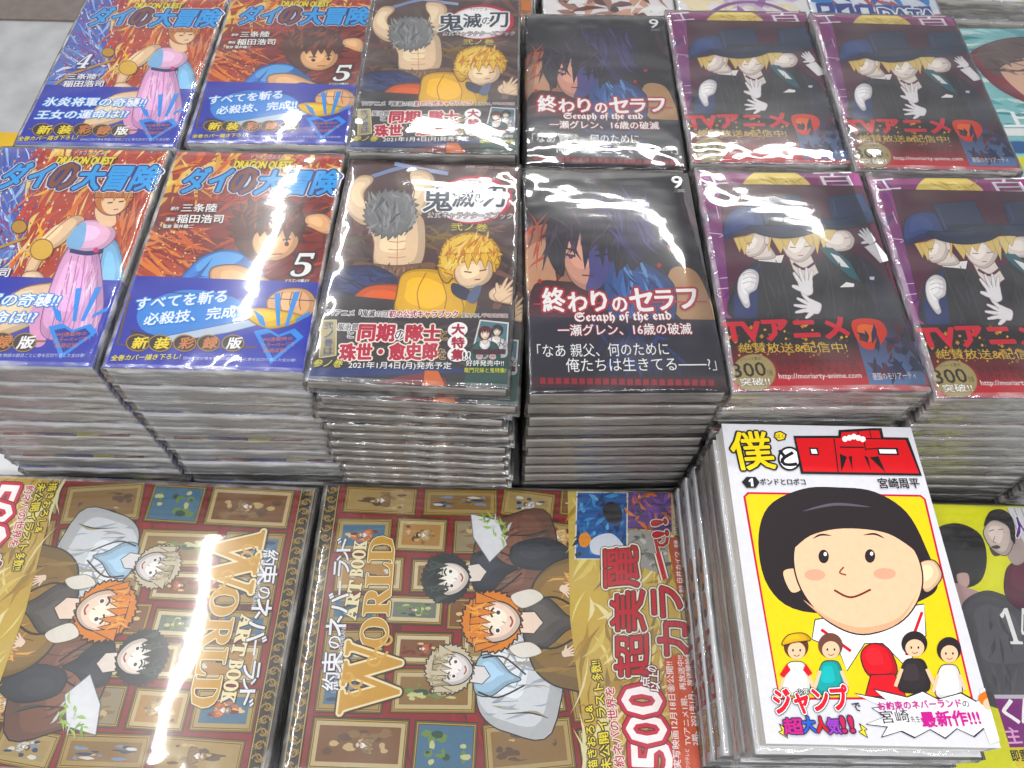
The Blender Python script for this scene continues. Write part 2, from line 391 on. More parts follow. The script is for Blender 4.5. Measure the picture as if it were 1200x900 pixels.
# ---------------------------------------------------------------- the printed covers
BLUE = '#2434b4'
def heart_badge(A, f):
    q = lambda x, y: f(.75 * x + 300, .75 * y + 480)
    cy = '#3f9cf0'
    for a, b, ww in (((905, 70), (905, 240), 24), ((1000, 65), (945, 240), 26)):
        A.poly([q(a[0] - ww, a[1] + 4), q(a[0] + ww * .2, a[1]), q(b[0] + ww * .3, b[1]), q(b[0] - ww * .4, b[1])], cy)
    A.poly([q(1060, 165), q(1055, 190), q(985, 225), q(990, 205)], cy); A.poly([q(780, 150), q(830, 190), q(845, 245), q(815, 230)], cy)
    P = [(785, 265), (850, 250), (905, 285), (985, 255), (1030, 300), (870, 440)]
    cx, c2 = 905, 330
    O = P; I = [(cx + (x - cx) * .74, c2 + (y - c2) * .7) for x, y in P]
    for i in range(6):
        j = (i + 1) % 6; A.poly([q(*O[i]), q(*O[j]), q(*I[j]), q(*I[i])], cy, step=.0005)
    A.poly([q(*p) for p in I], '#22309e')
    o = [(0, '#e0813a')]
    A.text('WJ連載時の', q(826, 322), q(975, 320), abs(q(0, 24)[1] - q(0, 0)[1]), o)
    A.text('カラーページを', q(822, 350), q(985, 348), abs(q(0, 24)[1] - q(0, 0)[1]), o)
    A.text('再現収録!', q(830, 380), q(945, 380), abs(q(0, 24)[1] - q(0, 0)[1]), o)

def dq_title(A, f, sm):
    A.part('title_lettering')
    A.text('ドラゴンクエスト', f(875, 72), f(985, 70), sm * 12, [(.04, '#20308c'), (0, '#ffffff')])
    for off, c in ((0, 0),):
        A.text('DRAGON QUEST', f(815, 108), f(1005, 105), sm * 27, [(.13, '#5a3a14'), (.05, '#f6e21c')], slant=.1)
    h = sm * 78
    for s_, x0, x1, c in (('ダイ', 640, 790, '#35aef2'), ('の', 800, 880, '#8a4a26'), ('大冒険', 885, 1160, '#35aef2')):
        A.text(s_, f(x0, 188), f(x1, 183), h, [(.12, '#f0e6ea'), (.09, '#1c2c7c'), (.03, c)], slant=.14)

def dq_band(A, f, l1, l2, p1, p2, hh):
    A.part('band_lettering')
    A.text(l1, f(*p1[0]), f(*p1[1]), hh, [(.09, '#4aa0ec'), (.02, '#ffffff')], slant=.1)
    A.text(l2, f(*p2[0]), f(*p2[1]), hh, [(.09, '#4aa0ec'), (.02, '#ffffff')], slant=.1)

# pale blue book with a swordsman, volume 5
def art_volume5():
    A = Art(113, 174, [(640, 55), (1185, 50), (1075, 847), (360, 800)]); f = lambda x, y: (x, y)
    A.poly([(0, 0), (113, 0), (113, 174), (0, 174)], ('#a5301c', '#571a1c'), mmc=True)
    A.streaks(130, [(630, 50), (1190, 50), (1180, 130), (600, 200)], ['#e8b03c', '#d9591c', '#f2d878', '#b3321a', '#f0c050'], 120, 16, 150, 1, .5)
    A.streaks(170, [(610, 190), (1170, 190), (1120, 560), (480, 530)], ['#6e1a1a', '#8a2420', '#b23a24', '#4e1216', '#c24a28'], 130, 18, 165, 2, .35)
    A.streaks(60, [(520, 330), (720, 300), (700, 430), (500, 480)], ['#d9662c', '#b8401f', '#e88a3c', '#8c2018'], 150, 14, 20, 3, .4)
    A.dots(160, (560, 280, 720, 500), ['#f0a050', '#c8402c', '#ffd890'], 4, 4)
    # figure seen from the side, arm stretched out towards the reader
    sk, sk2 = '#eebb8a', '#d99566'
    A.blob([(560, 560), (640, 470), (720, 395), (820, 378), (880, 420), (930, 480), (900, 560), (760, 640), (600, 640)], '#3c86d6', '#1b3f8c', 4)
    A.blob([(690, 430), (770, 385), (850, 400), (790, 440), (720, 470)], '#6cb4f0')
    A.streaks(36, [(600, 540), (720, 430), (880, 450), (860, 600), (640, 640)], ['#5ba6ea', '#2c62b4', '#8cc8f4'], 110, 9, 150, 5, .3)
    A.blob([(1070, 255), (1130, 250), (1160, 285), (1140, 320), (1085, 300), (1060, 285)], sk, '#5a2c1c', 3)
    A.blob([(820, 330), (850, 250), (920, 205), (1010, 210), (1060, 270), (1040, 350), (990, 400), (920, 410), (850, 390)], '#5f2c20', '#2c1410', 4)
    A.blob([(885, 350), (930, 300), (1000, 295), (1030, 330), (1015, 385), (960, 412), (905, 395)], sk, '#7a3c24', 3)
    A.spiky(935, 300, 112, 88, 15, .3, '#5f2c20', '#2c1410', 5, math.pi * .85, math.pi * 2.15)
    A.blob([(880, 355), (900, 312), (990, 300), (1040, 335), (1022, 385), (965, 415), (905, 400)], '#eebb8a', '#7a3c24', 3)
    for u in range(6): A.poly([(862 + u * 30, 296), (902 + u * 30, 292), (876 + u * 31, 350 - (u % 2) * 18)], '#5f2c20', ol='#2c1410', ow=2)
    A.streaks(40, [(840, 230), (1040, 220), (1040, 300), (850, 310)], ['#7c3c28', '#4a2018', '#94503a'], 60, 12, 120, 6, .4)
    A.ell(935, 362, 9, 8, '#3a1a14'); A.ell(1000, 356, 8, 8, '#3a1a14'); A.line([(918, 346), (950, 346)], 5, '#3a1a14'); A.line([(986, 342), (1014, 338)], 5, '#3a1a14'); A.line([(950, 393), (985, 391)], 4, '#7c2c20')
    A.blob([(745, 440), (830, 430), (900, 460), (985, 520), (975, 580), (900, 545), (800, 520), (740, 490)], sk, '#6a3820', 4)
    A.blob([(835, 505), (880, 480), (930, 500), (905, 560), (860, 560)], '#2c54a8', '#16286c', 3)
    A.part('band_art')
    A.poly([(0, 108), (113, 110), (113, 174), (0, 174)], BLUE, mmc=True)
    A.blob([(500, 580), (640, 520), (800, 540), (860, 600), (780, 660), (600, 690), (500, 660)], '#4c94e0')
    A.poly([(460, 660), (560, 690), (700, 700), (690, 725), (470, 700)], '#2a1c30')
    A.poly([(570, 690), (880, 630), (985, 590), (960, 640), (800, 680), (600, 712)], '#c4d4e6', ol='#5a6a9c', ow=3)
    A.blob([(935, 560), (990, 520), (1070, 520), (1110, 560), (1095, 620), (1010, 645), (950, 620)], sk, '#6a3820', 4)
    for x in (990, 1025, 1060): A.line([(x, 530), (x - 8, 570), (x - 2, 600)], 4, '#a8683c', True)
    A.blob([(860, 600), (930, 590), (1060, 620), (1040, 650), (950, 670), (880, 640)], '#eec23a', '#8c5c1c', 3)
    A.line([(468, 530), (415, 715), (640, 735), (900, 740)], 7, '#6c4a2c')
    A.line([(455, 517), (1108, 566)], 3, '#141c6c')
    heart_badge(A, f)
    dq_title(A, f, 1)
    W = [(.06, '#3c1414'), (.02, '#ffffff')]
    A.text('The Adventure of Dai', (640, 215), (850, 208), 14, [(0, '#d8604a')])
    A.text('三条陸', (645, 250), (760, 248), 26, W); A.text('稲田浩司', (628, 288), (780, 286), 28, W); A.text('堀井雄二', (618, 305), (682, 305), 13, W)
    A.text('原作', (612, 246), (638, 246), 12, W); A.text('漫画', (594, 282), (622, 282), 12, W); A.text('監修', (585, 305), (612, 305), 12, W)
    A.text('𝟓', (1012, 475), (1082, 475), 85, [(.05, '#20141c'), (0, '#ffffff')], slant=.15)
    A.text('ドラゴンの騎士Ⅴ', (1000, 496), (1085, 496), 12, W)
    dq_band(A, f, 'すべてを斬る', '必殺技、完成!!', ((480, 592), (790, 566)), ((505, 648), (850, 622)), 44)
    for (x, y), ch, c in zip(((485, 712), (560, 716), (645, 718), (728, 720), (815, 723)), '新装彩録版', ('#f8e020', '#f8e020', '#d88a4c', '#d88a4c', '#ffffff')):
        A.ell(x, y, 37, 29, '#2c1a12', ol='#b08a3c', ow=4); A.text(ch, (x - 25, y + 21), (x + 25, y + 21), 42, [(.03, c)], slant=.1)
    A.text('全巻カバー描き下ろし!', (388, 777), (626, 779), 21, [(.02, '#f8e83c')], slant=.1)
    A.text('旧WJC全37巻を物語の節目ごとに巻を区切り直した全25巻!', (636, 783), (1046, 807), 14, [(0, '#dfe6ff')])
    return A

def art_volume4():
    A = Art(113, 174, [(472, -13), (1179, -13), (936, 801), (76, 742)])
    B = Art(113, 174, [(640, 55), (1185, 50), (1075, 847), (360, 800)])
    Mi = np.linalg.inv(A.M)
    def f(x, y):
        u = B.mm((x, y)); q = Mi @ np.array([u[0], u[1], 1]); return (q[0] / q[2], q[1] / q[2])
    A.poly([(0, 0), (113, 0), (113, 174), (0, 174)], ('#5560b8', '#6f94d8'), mmc=True)
    A.poly([(620, -20), (1190, -20), (1080, 500), (520, 480), (560, 250)], '#b83c20')
    A.streaks(170, [(470, -13), (640, -13), (560, 470), (260, 480)], ['#e8f2ff', '#7cb0f0', '#3456b8', '#a4c8f4', '#5c5cb0', '#8a4c9c'], 130, 10, 0, 1, .35, focus=(560, 330))
    A.streaks(220, [(600, -13), (1180, -13), (1060, 480), (520, 480)], ['#e8772c', '#c83420', '#f4c04c', '#a82218', '#f6dc86', '#d04c24'], 150, 17, 120, 2, .4)
    A.dots(700, (260, -10, 1150, 470), ['#ffffff', '#f8d8b8', '#c8402c', '#8cb0f0', '#f0a060'], 5, 3)
    A.line([(600, 300), (380, 370), (230, 470)], 10, '#c79a3c'); A.ell(565, 262, 30, 22, '#c79a3c', ol='#6a4414', ow=4)
    A.streaks(50, [(980, 230), (1120, 200), (1090, 400), (1010, 420)], ['#c4542c', '#a83c24', '#e08850'], 160, 14, 100, 5, .25)
    A.blob([(940, 330), (1000, 330), (1040, 470), (1010, 640), (930, 560)], '#8cc4e8', '#3c74a8', 4)
    sk = '#f4d4ae'
    A.blob([(790, 225), (840, 240), (760, 320), (690, 360), (640, 440), (600, 430), (640, 350), (710, 280)], sk, '#8a5434', 3)
    A.ell(668, 345, 46, 36, '#e2bc54', ol='#80581c', ow=4)
    A.blob([(600, 430), (660, 425), (690, 455), (650, 485), (590, 475)], sk, '#8a5434', 3)
    A.part('band_art')
    A.poly([(0, 110), (113, 112), (113, 174), (0, 174)], BLUE, mmc=True)
    A.blob([(700, 470), (760, 480), (690, 600), (540, 660), (420, 660), (500, 560), (590, 490)], sk, '#8a5434', 4)
    A.blob([(640, 570), (700, 560), (720, 690), (660, 700)], '#e8a8d0')
    A.part('cover_art')
    A.part('band_art')
    A.blob([(790, 330), (900, 340), (950, 480), (960, 600), (900, 690), (760, 690), (690, 640), (720, 480)], '#e8b4dc', '#8a4c8c', 4)
    for x0, x1 in ((800, 730), (830, 780), (860, 830), (890, 890), (910, 930)): A.line([(x0, 370), ((x0 + x1) / 2 + 8, 500), (x1, 680)], 5, '#b878b4', True)
    A.streaks(60, [(800, 370), (910, 370), (950, 660), (700, 660)], ['#f4d0ea', '#c88cc0', '#fae8f6', '#d8a0d0'], 120, 9, 100, 12, .12)
    A.blob([(790, 320), (820, 250), (900, 240), (975, 270), (980, 310), (920, 350), (800, 350)], '#f0c4e0', '#8a4c8c', 3)
    A.blob([(770, 330), (800, 270), (850, 250), (840, 340)], '#8cc0e8')
    A.line([(790, 350), (870, 362), (935, 352)], 16, '#24286c', True); A.ell(905, 350, 12, 10, '#d8407c')
    A.blob([(890, 190), (960, 200), (980, 255), (930, 262), (890, 230)], sk)
    A.ell(955, 155, 78, 66, '#c87c3c', ol='#6c3418', ow=4)
    A.ell(962, 172, 54, 48, sk)
    A.blob([(880, 170), (900, 110), (970, 92), (1040, 130), (1036, 170), (1000, 140), (930, 140)], '#d08a48')
    A.spiky(955, 150, 76, 60, 22, .14, '#c87c3c', '#6c3418', 9, math.pi * .95, math.pi * 2.05)
    for u in range(5): A.poly([(902 + u * 24, 128), (936 + u * 24, 126), (912 + u * 25, 172 - (u % 2) * 10)], '#d08a48', ol='#8c4c24', ow=2)
    A.streaks(30, [(890, 100), (1030, 100), (1030, 150), (890, 150)], ['#e8a868', '#a85c2c'], 46, 6, 100, 11, .4)
    A.line([(935, 178), (958, 176)], 5, '#4c2818'); A.line([(985, 174), (1006, 171)], 5, '#4c2818'); A.line([(965, 202), (985, 200)], 4, '#b04c3c')
    A.line([(400, 560), (150, 545)], 1, BLUE)
    A.line([(150, 660), (200, 668), (720, 690)], 7, '#8a6838')
    heart_badge(A, f)
    dq_title(A, f, 1.1)
    W = [(.06, '#4c3c7c'), (.02, '#ffffff')]
    A.text('𝟒', (392, 345), (450, 345), 70, [(.05, '#56508c'), (0, '#ffffff')], slant=.2)
    A.text('三条陸', (352, 402), (500, 404), 28, W); A.text('稲田浩司', (330, 442), (535, 444), 32, W)
    dq_band(A, lambda x, y: (x, y), '氷炎将軍の奇襲!!', '王女の運命は!?', ((225, 540), (755, 560)), ((182, 610), (660, 620)), 46)
    for x, y, ch, c in ((220, 670, '新', '#f8e020'), (325, 674, '装', '#f8e020'), (428, 678, '彩', '#d88a4c'), (528, 686, '録', '#d88a4c'), (627, 692, '版', '#ffffff')):
        A.ell(x, y, 48, 33, '#2c1a12', ol='#b08a3c', ow=4); A.text(ch, (x - 34, y + 23), (x + 34, y + 23), 46, [(.03, c)], slant=.1)
    A.text('全巻カバー描き下ろし!', (90, 726), (395, 732), 24, [(.02, '#f8e83c')], slant=.1)
    A.text('旧WJC全37巻を物語の節目ごとに巻を区切り直した全25巻!', (410, 742), (900, 764), 17, [(0, '#dfe6ff')])
    return A

def art_fanbook():
    A = Art(113, 174, [(170, 35), (745, 70), (715, 840), (30, 780)])
    A.poly([(0, 0), (113, 0), (113, 174), (0, 174)], ('#5a3a3a', '#3c2428'), mmc=True)
    A.streaks(120, [(170, 35), (745, 70), (720, 560), (90, 540)], ['#6a4442', '#4a2c30', '#7c5448', '#3c2028', '#5c4a3a'], 140, 24, 20, 1, .6)
    A.streaks(20, [(330, 240), (500, 280), (520, 330), (400, 340)], ['#8a6a2c', '#6c5830'], 90, 10, 10, 2, .5)
    sk = '#f0d4b4'; lo = '#7c5444'
    A.line([(170, 115), (300, 75), (440, 40)], 13, '#8c9cc8'); A.line([(290, 45), (420, 75), (500, 90)], 13, '#aab8dc')
    A.blob([(190, 95), (235, 90), (245, 110), (215, 150), (225, 200), (260, 235), (215, 260), (165, 220), (155, 160)], sk, lo, 3)
    A.blob([(375, 75), (430, 80), (455, 120), (425, 200), (400, 240), (370, 215), (385, 150), (370, 110)], sk, lo, 3)
    A.blob([(235, 235), (395, 225), (425, 300), (410, 400), (330, 425), (255, 400), (250, 320)], sk, lo, 3)
    for y in (318, 345, 372): A.line([(300, y), (330, y + 4), (358, y)], 3, '#c89a7c')
    A.line([(330, 300), (330, 400)], 3, '#c89a7c')
    A.blob([(190, 385), (320, 400), (450, 395), (440, 425), (300, 440), (200, 425)], '#7c5a48')
    A.spiky(305, 222, 84, 76, 26, .2, '#77787a', '#34343a', 4)
    A.blob([(232, 200), (262, 158), (330, 150), (372, 182), (380, 230), (340, 282), (280, 290), (240, 255)], '#808184')
    A.streaks(40, [(190, 400), (440, 400), (430, 430), (210, 425)], ['#8c6a54', '#5c4030', '#a88468'], 30, 6, 80, 13, .4)
    A.streaks(70, [(225, 160), (385, 160), (385, 290), (235, 290)], ['#8c8d90', '#5c5d62', '#a0a0a2'], 46, 9, 90, 3, .5)
    # kneeling figure with fair hair
    A.blob([(100, 420), (250, 400), (340, 460), (300, 520), (120, 520)], '#2c3464', '#141838', 3)
    A.streaks(26, [(110, 430), (280, 420), (290, 500), (120, 510)], ['#3c4880', '#1c2248'], 90, 12, 20, 4, .3)
    A.blob([(170, 530), (230, 470), (350, 470), (460, 520), (480, 575), (200, 570)], '#d8622a', '#6c2814', 4)
    A.part('band_art')
    A.poly([(0, 113), (113, 120), (113, 174), (0, 174)], ('#3a3438', '#2a2830'), mmc=True)
    A.blob([(330, 500), (350, 430), (430, 415), (520, 440), (600, 500), (590, 590), (500, 630), (380, 600), (325, 560)], '#e8b828', '#6c4c14', 4)
    for p in (((430, 430), (400, 500), (420, 590)), ((480, 450), (500, 520), (480, 600)), ((540, 500), (560, 560), (530, 610))): A.line(list(p), 4, '#b0801c', True)
    A.poly([(60, 560), (740, 600), (715, 840), (30, 780)], ('#3c343c', '#2a2832'))
    A.streaks(60, [(90, 580), (700, 620), (690, 780), (60, 740)], ['#4a4248', '#2c2a32', '#544a4c'], 120, 12, 5, 6, .2)
    A.poly([(40, 735), (530, 760), (600, 775), (40, 775), (33, 760)], '#2a3c78')
    A.poly([(350, 780), (440, 770), (500, 795), (510, 824), (230, 806)], '#7c3038'); A.poly([(430, 765), (475, 768), (500, 823), (425, 815)], '#d8702c')
    A.poly([(600, 700), (725, 700), (718, 838), (560, 812)], '#1f4a44')
    A.poly([(80, 580), (130, 580), (130, 700), (75, 706)], ('#cfc39c', '#a39468'), ol='#e8dcb0', ow=3)
    A.part('band_art')
    # inset picture, plain shapes
    A.poly([(615, 598), (716, 612), (710, 728), (585, 722)], '#e8e4e4'); A.poly([(619, 603), (711, 617), (705, 722), (592, 716)], '#58808c')
    A.person(676, 640, .12, 17, '#2c2c38', '#4c4c58', '#e0dce0', '#a8a4b0', seed=5); A.person(634, 648, 0, 20, '#5c1c24', '#7c343c', '#2c5c58', '#1c3c38', seed=6)
    A.poly([(590, 700), (706, 704), (705, 722), (592, 716)], '#4c2434')
    A.part('cover_art')
    A.blob([(470, 420), (490, 330), (570, 295), (650, 320), (685, 370), (670, 430), (600, 400), (540, 430), (500, 470)], '#e8bc48', '#7c4c1c', 4)
    A.spiky(578, 385, 96, 72, 17, .22, '#e8bc48', '#7c4c1c', 3)
    A.blob([(525, 440), (550, 400), (640, 395), (658, 440), (630, 478), (560, 490)], sk, lo, 3)
    A.blob([(480, 400), (500, 335), (575, 305), (650, 330), (670, 400), (620, 375), (560, 385), (520, 425)], '#f2d05c')
    for u in range(6): A.poly([(498 + u * 28, 372), (536 + u * 28, 368), (512 + u * 30, 428 - (u % 2) * 16)], '#ecc44c', ol='#7c4c1c', ow=2)
    A.streaks(50, [(490, 350), (640, 310), (670, 380), (560, 385), (500, 430)], ['#f8e48c', '#d89c34', '#c8782c'], 56, 8, 110, 7, .4)
    A.line([(560, 432), (585, 436)], 4, '#4c3020'); A.line([(612, 432), (636, 428)], 4, '#4c3020'); A.line([(596, 462), (616, 460)], 4, '#9c4c3c')
    A.blob([(520, 470), (570, 490), (600, 520), (560, 530), (520, 505)], '#2c2c4c')
    A.blob([(650, 500), (700, 480), (735, 510), (740, 550), (690, 545), (650, 530)], sk, lo, 3)
    A.blob([(590, 490), (620, 485), (600, 540), (570, 530)], '#5c6c90')
    A.hand(690, 515, -.7, 42, '#f0d4b4', '#7c5444')
    A.part('title_lettering')
    A.ell(590, 185, 132, 84, '#c82c4c'); A.ell(582, 187, 124, 76, '#f0ecf0'); A.ell(575, 185, 108, 66, '#ffffff')
    K = '#22304c'
    A.text('JUMP COMICS SELECTION', (560, 75), (735, 86), 11, [(0, '#e0c8c8')])
    A.text('TVアニメ', (545, 128), (615, 131), 14, [(0, '#6a4c6c')])
    A.text('鬼', (415, 220), (515, 222), 82, [(.07, '#ffffff'), (.02, K)]); A.text('滅', (515, 208), (590, 210), 66, [(.07, '#ffffff'), (.02, K)])
    A.text('の', (592, 196), (626, 197), 34, [(.06, '#ffffff'), (.01, K)]); A.text('刃', (622, 210), (698, 213), 70, [(.07, '#ffffff'), (.02, K)])
    A.text('公式キャラクターズブック', (428, 244), (722, 256), 22, [(.1, '#54303c'), (.0, '#ffffff')], slant=.15)
    A.text('弐ノ巻', (512, 290), (638, 296), 26, [(.06, '#2c2018'), (.01, '#e8d860')])
    A.part('band_lettering')
    W = [(.1, '#ffffff'), (.02, '#3a3040')]
    A.text('TVアニメ「鬼滅の刃」', (96, 566), (312, 580), 22, W); A.text('初の公式キャラブック', (306, 580), (540, 590), 24, [(.12, '#ffffff'), (.03, '#b02c44')])
    A.text('描き下ろし', (552, 590), (618, 594), 15, W); A.text('呼吸法図鑑', (622, 592), (712, 598), 14, [(.08, '#e8d0d0'), (0, '#4c2c30')])
    RD = [(.12, '#e8d8b0'), (.09, '#ffffff'), (.045, '#c02c48')]
    A.text('同期', (202, 655), (322, 662), 56, RD); A.text('の', (326, 658), (360, 660), 34, [(.08, '#ffffff'), (.01, '#3a3040')]); A.text('隊士', (364, 664), (480, 670), 56, RD)
    A.text('と', (482, 664), (504, 664), 32, [(.08, '#c8a878'), (.01, '#241c24')])
    A.text('炭治郎', (134, 618), (202, 622), 24, W); A.text('と', (168, 645), (188, 645), 20, W)
    A.text('珠世・愈史郎', (142, 720), (470, 730), 56, RD); A.text('を', (474, 730), (500, 730), 34, [(.08, '#c8a878'), (.01, '#241c24')])
    for y in (632, 675, 716): A.ell(540, y, 34, 26, '#ffffff')
    for ch, y in (('大', 648), ('特', 693), ('集', 735)): A.text(ch, (520, y), (562, y + 2), 36, [(.045, '#a82c48')])
    A.text('!!', (560, 736), (582, 737), 26, W)
    A.vtext('弐ノ巻は', (104, 586), (104, 700), 30, [(.0, '#3c5ca0')])
    A.text('参ノ巻', (52, 738), (150, 744), 26, [(.06, '#1c1c2c'), (.01, '#f0e468')], slant=.2)
    A.text('2021年1月4日(月)発売予定', (172, 752), (520, 770), 27, [(.04, '#1c2448'), (.01, '#ffffff')])
    A.text('壱ノ巻', (606, 736), (672, 738), 14, [(.1, '#ffffff'), (.02, '#b02c44')])
    A.text('好評発売中!!', (570, 758), (700, 764), 20, [(.08, '#0c2c28'), (.01, '#ffffff')]); A.text('竈門兄妹と鬼特集!', (564, 780), (708, 788), 17, [(0, '#f0f04c')])
    return A

def art_crimson():
    A = Art(113, 174, [(40, 65), (615, 75), (770, 825), (50, 840)])
    A.poly([(0, 0), (113, 0), (113, 174), (0, 174)], ('#150e18', '#1c1226'), mmc=True)
    A.streaks(90, [(50, 200), (300, 150), (640, 200), (740, 780), (60, 780)], ['#2a1c30', '#1c1424', '#3c2430', '#241830'], 200, 40, 60, 1, .6)
    A.blob([(40, 280), (160, 240), (260, 300), (220, 480), (60, 500)], '#a0705c'); A.blob([(50, 330), (140, 300), (180, 420), (60, 470)], '#c89878')
    A.blob([(560, 400), (640, 400), (690, 480), (720, 580), (650, 600), (560, 520)], '#b89068')
    A.blob([(470, 110), (520, 90), (560, 180), (540, 300), (470, 330), (440, 220)], '#23202c'); A.blob([(410, 175), (436, 150), (470, 165), (462, 215), (430, 225)], '#a8a0b4', '#3c3444', 3)
    A.streaks(20, [(40, 230), (180, 210), (180, 420), (60, 420)], ['#c05434', '#8c2c24', '#3c1820'], 120, 14, 110, 2, .3)
    A.blob([(60, 480), (180, 440), (330, 480), (420, 600), (400, 830), (50, 840)], '#4c1424', '#1c0810', 4)
    A.blob([(330, 380), (400, 355), (500, 390), (580, 470), (560, 640), (470, 720), (370, 640), (330, 500)], '#31508c', '#12204c', 4)
    A.streaks(40, [(350, 390), (480, 400), (560, 500), (500, 680), (380, 620)], ['#4a78b8', '#22386c', '#6c9cd0'], 110, 16, 70, 3, .4)
    A.blob([(165, 290), (250, 250), (345, 280), (350, 380), (310, 460), (260, 470), (205, 430), (175, 350)], '#d8a08c', '#3c1824', 3)
    A.blob([(262, 260), (345, 280), (350, 380), (315, 458), (262, 468), (275, 400)], '#4c4888')
    A.blob([(120, 300), (150, 180), (260, 130), (380, 150), (450, 240), (440, 330), (380, 400), (365, 320), (330, 270), (280, 300), (230, 260), (190, 330), (180, 420), (140, 380)], '#1a1222', '#0c060c', 3)
    for P in ([(150, 280), (200, 260), (170, 430)], [(190, 250), (250, 230), (222, 350)], [(240, 240), (300, 235), (258, 400)], [(290, 240), (345, 250), (322, 390)], [(340, 250), (420, 260), (372, 430)], [(130, 250), (160, 230), (105, 400)], [(400, 200), (450, 230), (455, 400)]): A.poly(P, '#1a1222', ol='#3c2444', ow=3)
    A.streaks(46, [(130, 250), (260, 150), (420, 220), (400, 320), (160, 330)], ['#34243c', '#241a34', '#4c3450'], 100, 12, 100, 4, .5)
    A.blob([(300, 150), (400, 130), (500, 180), (540, 300), (470, 360), (420, 400), (390, 300), (340, 230)], '#2c2448', '#120c1c', 3); A.streaks(40, [(280, 160), (480, 150), (510, 300), (420, 370)], ['#3c3464', '#4c4480', '#241c3c'], 120, 12, 65, 14, .18)
    A.line([(185, 345), (225, 352)], 7, '#2c141c'); A.line([(296, 352), (338, 346)], 7, '#1c1430'); A.ell(208, 354, 8, 7, '#4c2c6c'); A.ell(318, 354, 8, 7, '#1c1c4c'); A.line([(180, 322), (222, 332)], 6, '#1a1018'); A.line([(300, 332), (340, 320)], 6, '#14101c'); A.line([(248, 418), (290, 420)], 4, '#5c1c24')
    for x, y in ((95, 438), (520, 385), (66, 600), (560, 330), (640, 520)): A.blob([(x - 8, y), (x, y - 8), (x + 9, y), (x, y + 9)], '#b81c28')
    A.part('band_art')
    A.poly([(0, 121), (113, 124), (113, 174), (0, 174)], ('#1c1630', '#141020'), mmc=True)
    A.streaks(40, [(300, 610), (560, 600), (600, 760), (320, 760)], ['#2c3c78', '#1c2450', '#241c40'], 120, 22, 80, 5, .5)
    A.poly([(60, 780), (760, 772), (768, 815), (55, 820)], '#3c0c1c')
    for i in range(22):
        x = 90 + i * 29; A.poly([(x, 785), (x + 20, 784), (x + 22, 806), (x + 1, 807)], '#98182c', step=.0005)
    A.part('title_lettering')
    A.text('9', (562, 128), (600, 127), 40, [(.05, '#1a1424'), (.01, '#ffffff')], slant=.1)
    A.text('三', (568, 140), (608, 140), 8, [(0, '#c8c8d0')])
    A.line([(70, 520), (690, 510)], 4, '#d04050')
    for ch, x0, x1, y, h in (('終', 108, 188, 548, 84), ('わ', 200, 268, 546, 66), ('り', 286, 340, 545, 70), ('の', 360, 412, 547, 50), ('セ', 425, 505, 545, 78), ('ラ', 515, 578, 540, 66), ('フ', 596, 662, 535, 66)):
        A.text(ch, (x0, y), (x1, y - 2), h, [(.1, '#b02438'), (.025, '#ffffff')])
    A.text('𝕾𝖊𝖗𝖆𝖕𝖍 𝖔𝖋 𝖙𝖍𝖊 𝖊𝖓𝖉', (222, 590), (568, 582), 40, [(.06, '#a02438'), (.012, '#ffffff')])
    A.text('一瀬グレン、16歳の破滅', (160, 634), (640, 625), 40, [(.08, '#8c1c34'), (.01, '#ffffff')])
    A.part('band_lettering')
    A.text('「なあ 親父、何のために', (82, 712), (560, 700), 48, [(.0, '#ffffff')])
    A.text('俺たちは生きてる――?」', (188, 764), (730, 752), 50, [(.0, '#ffffff')])
    return A

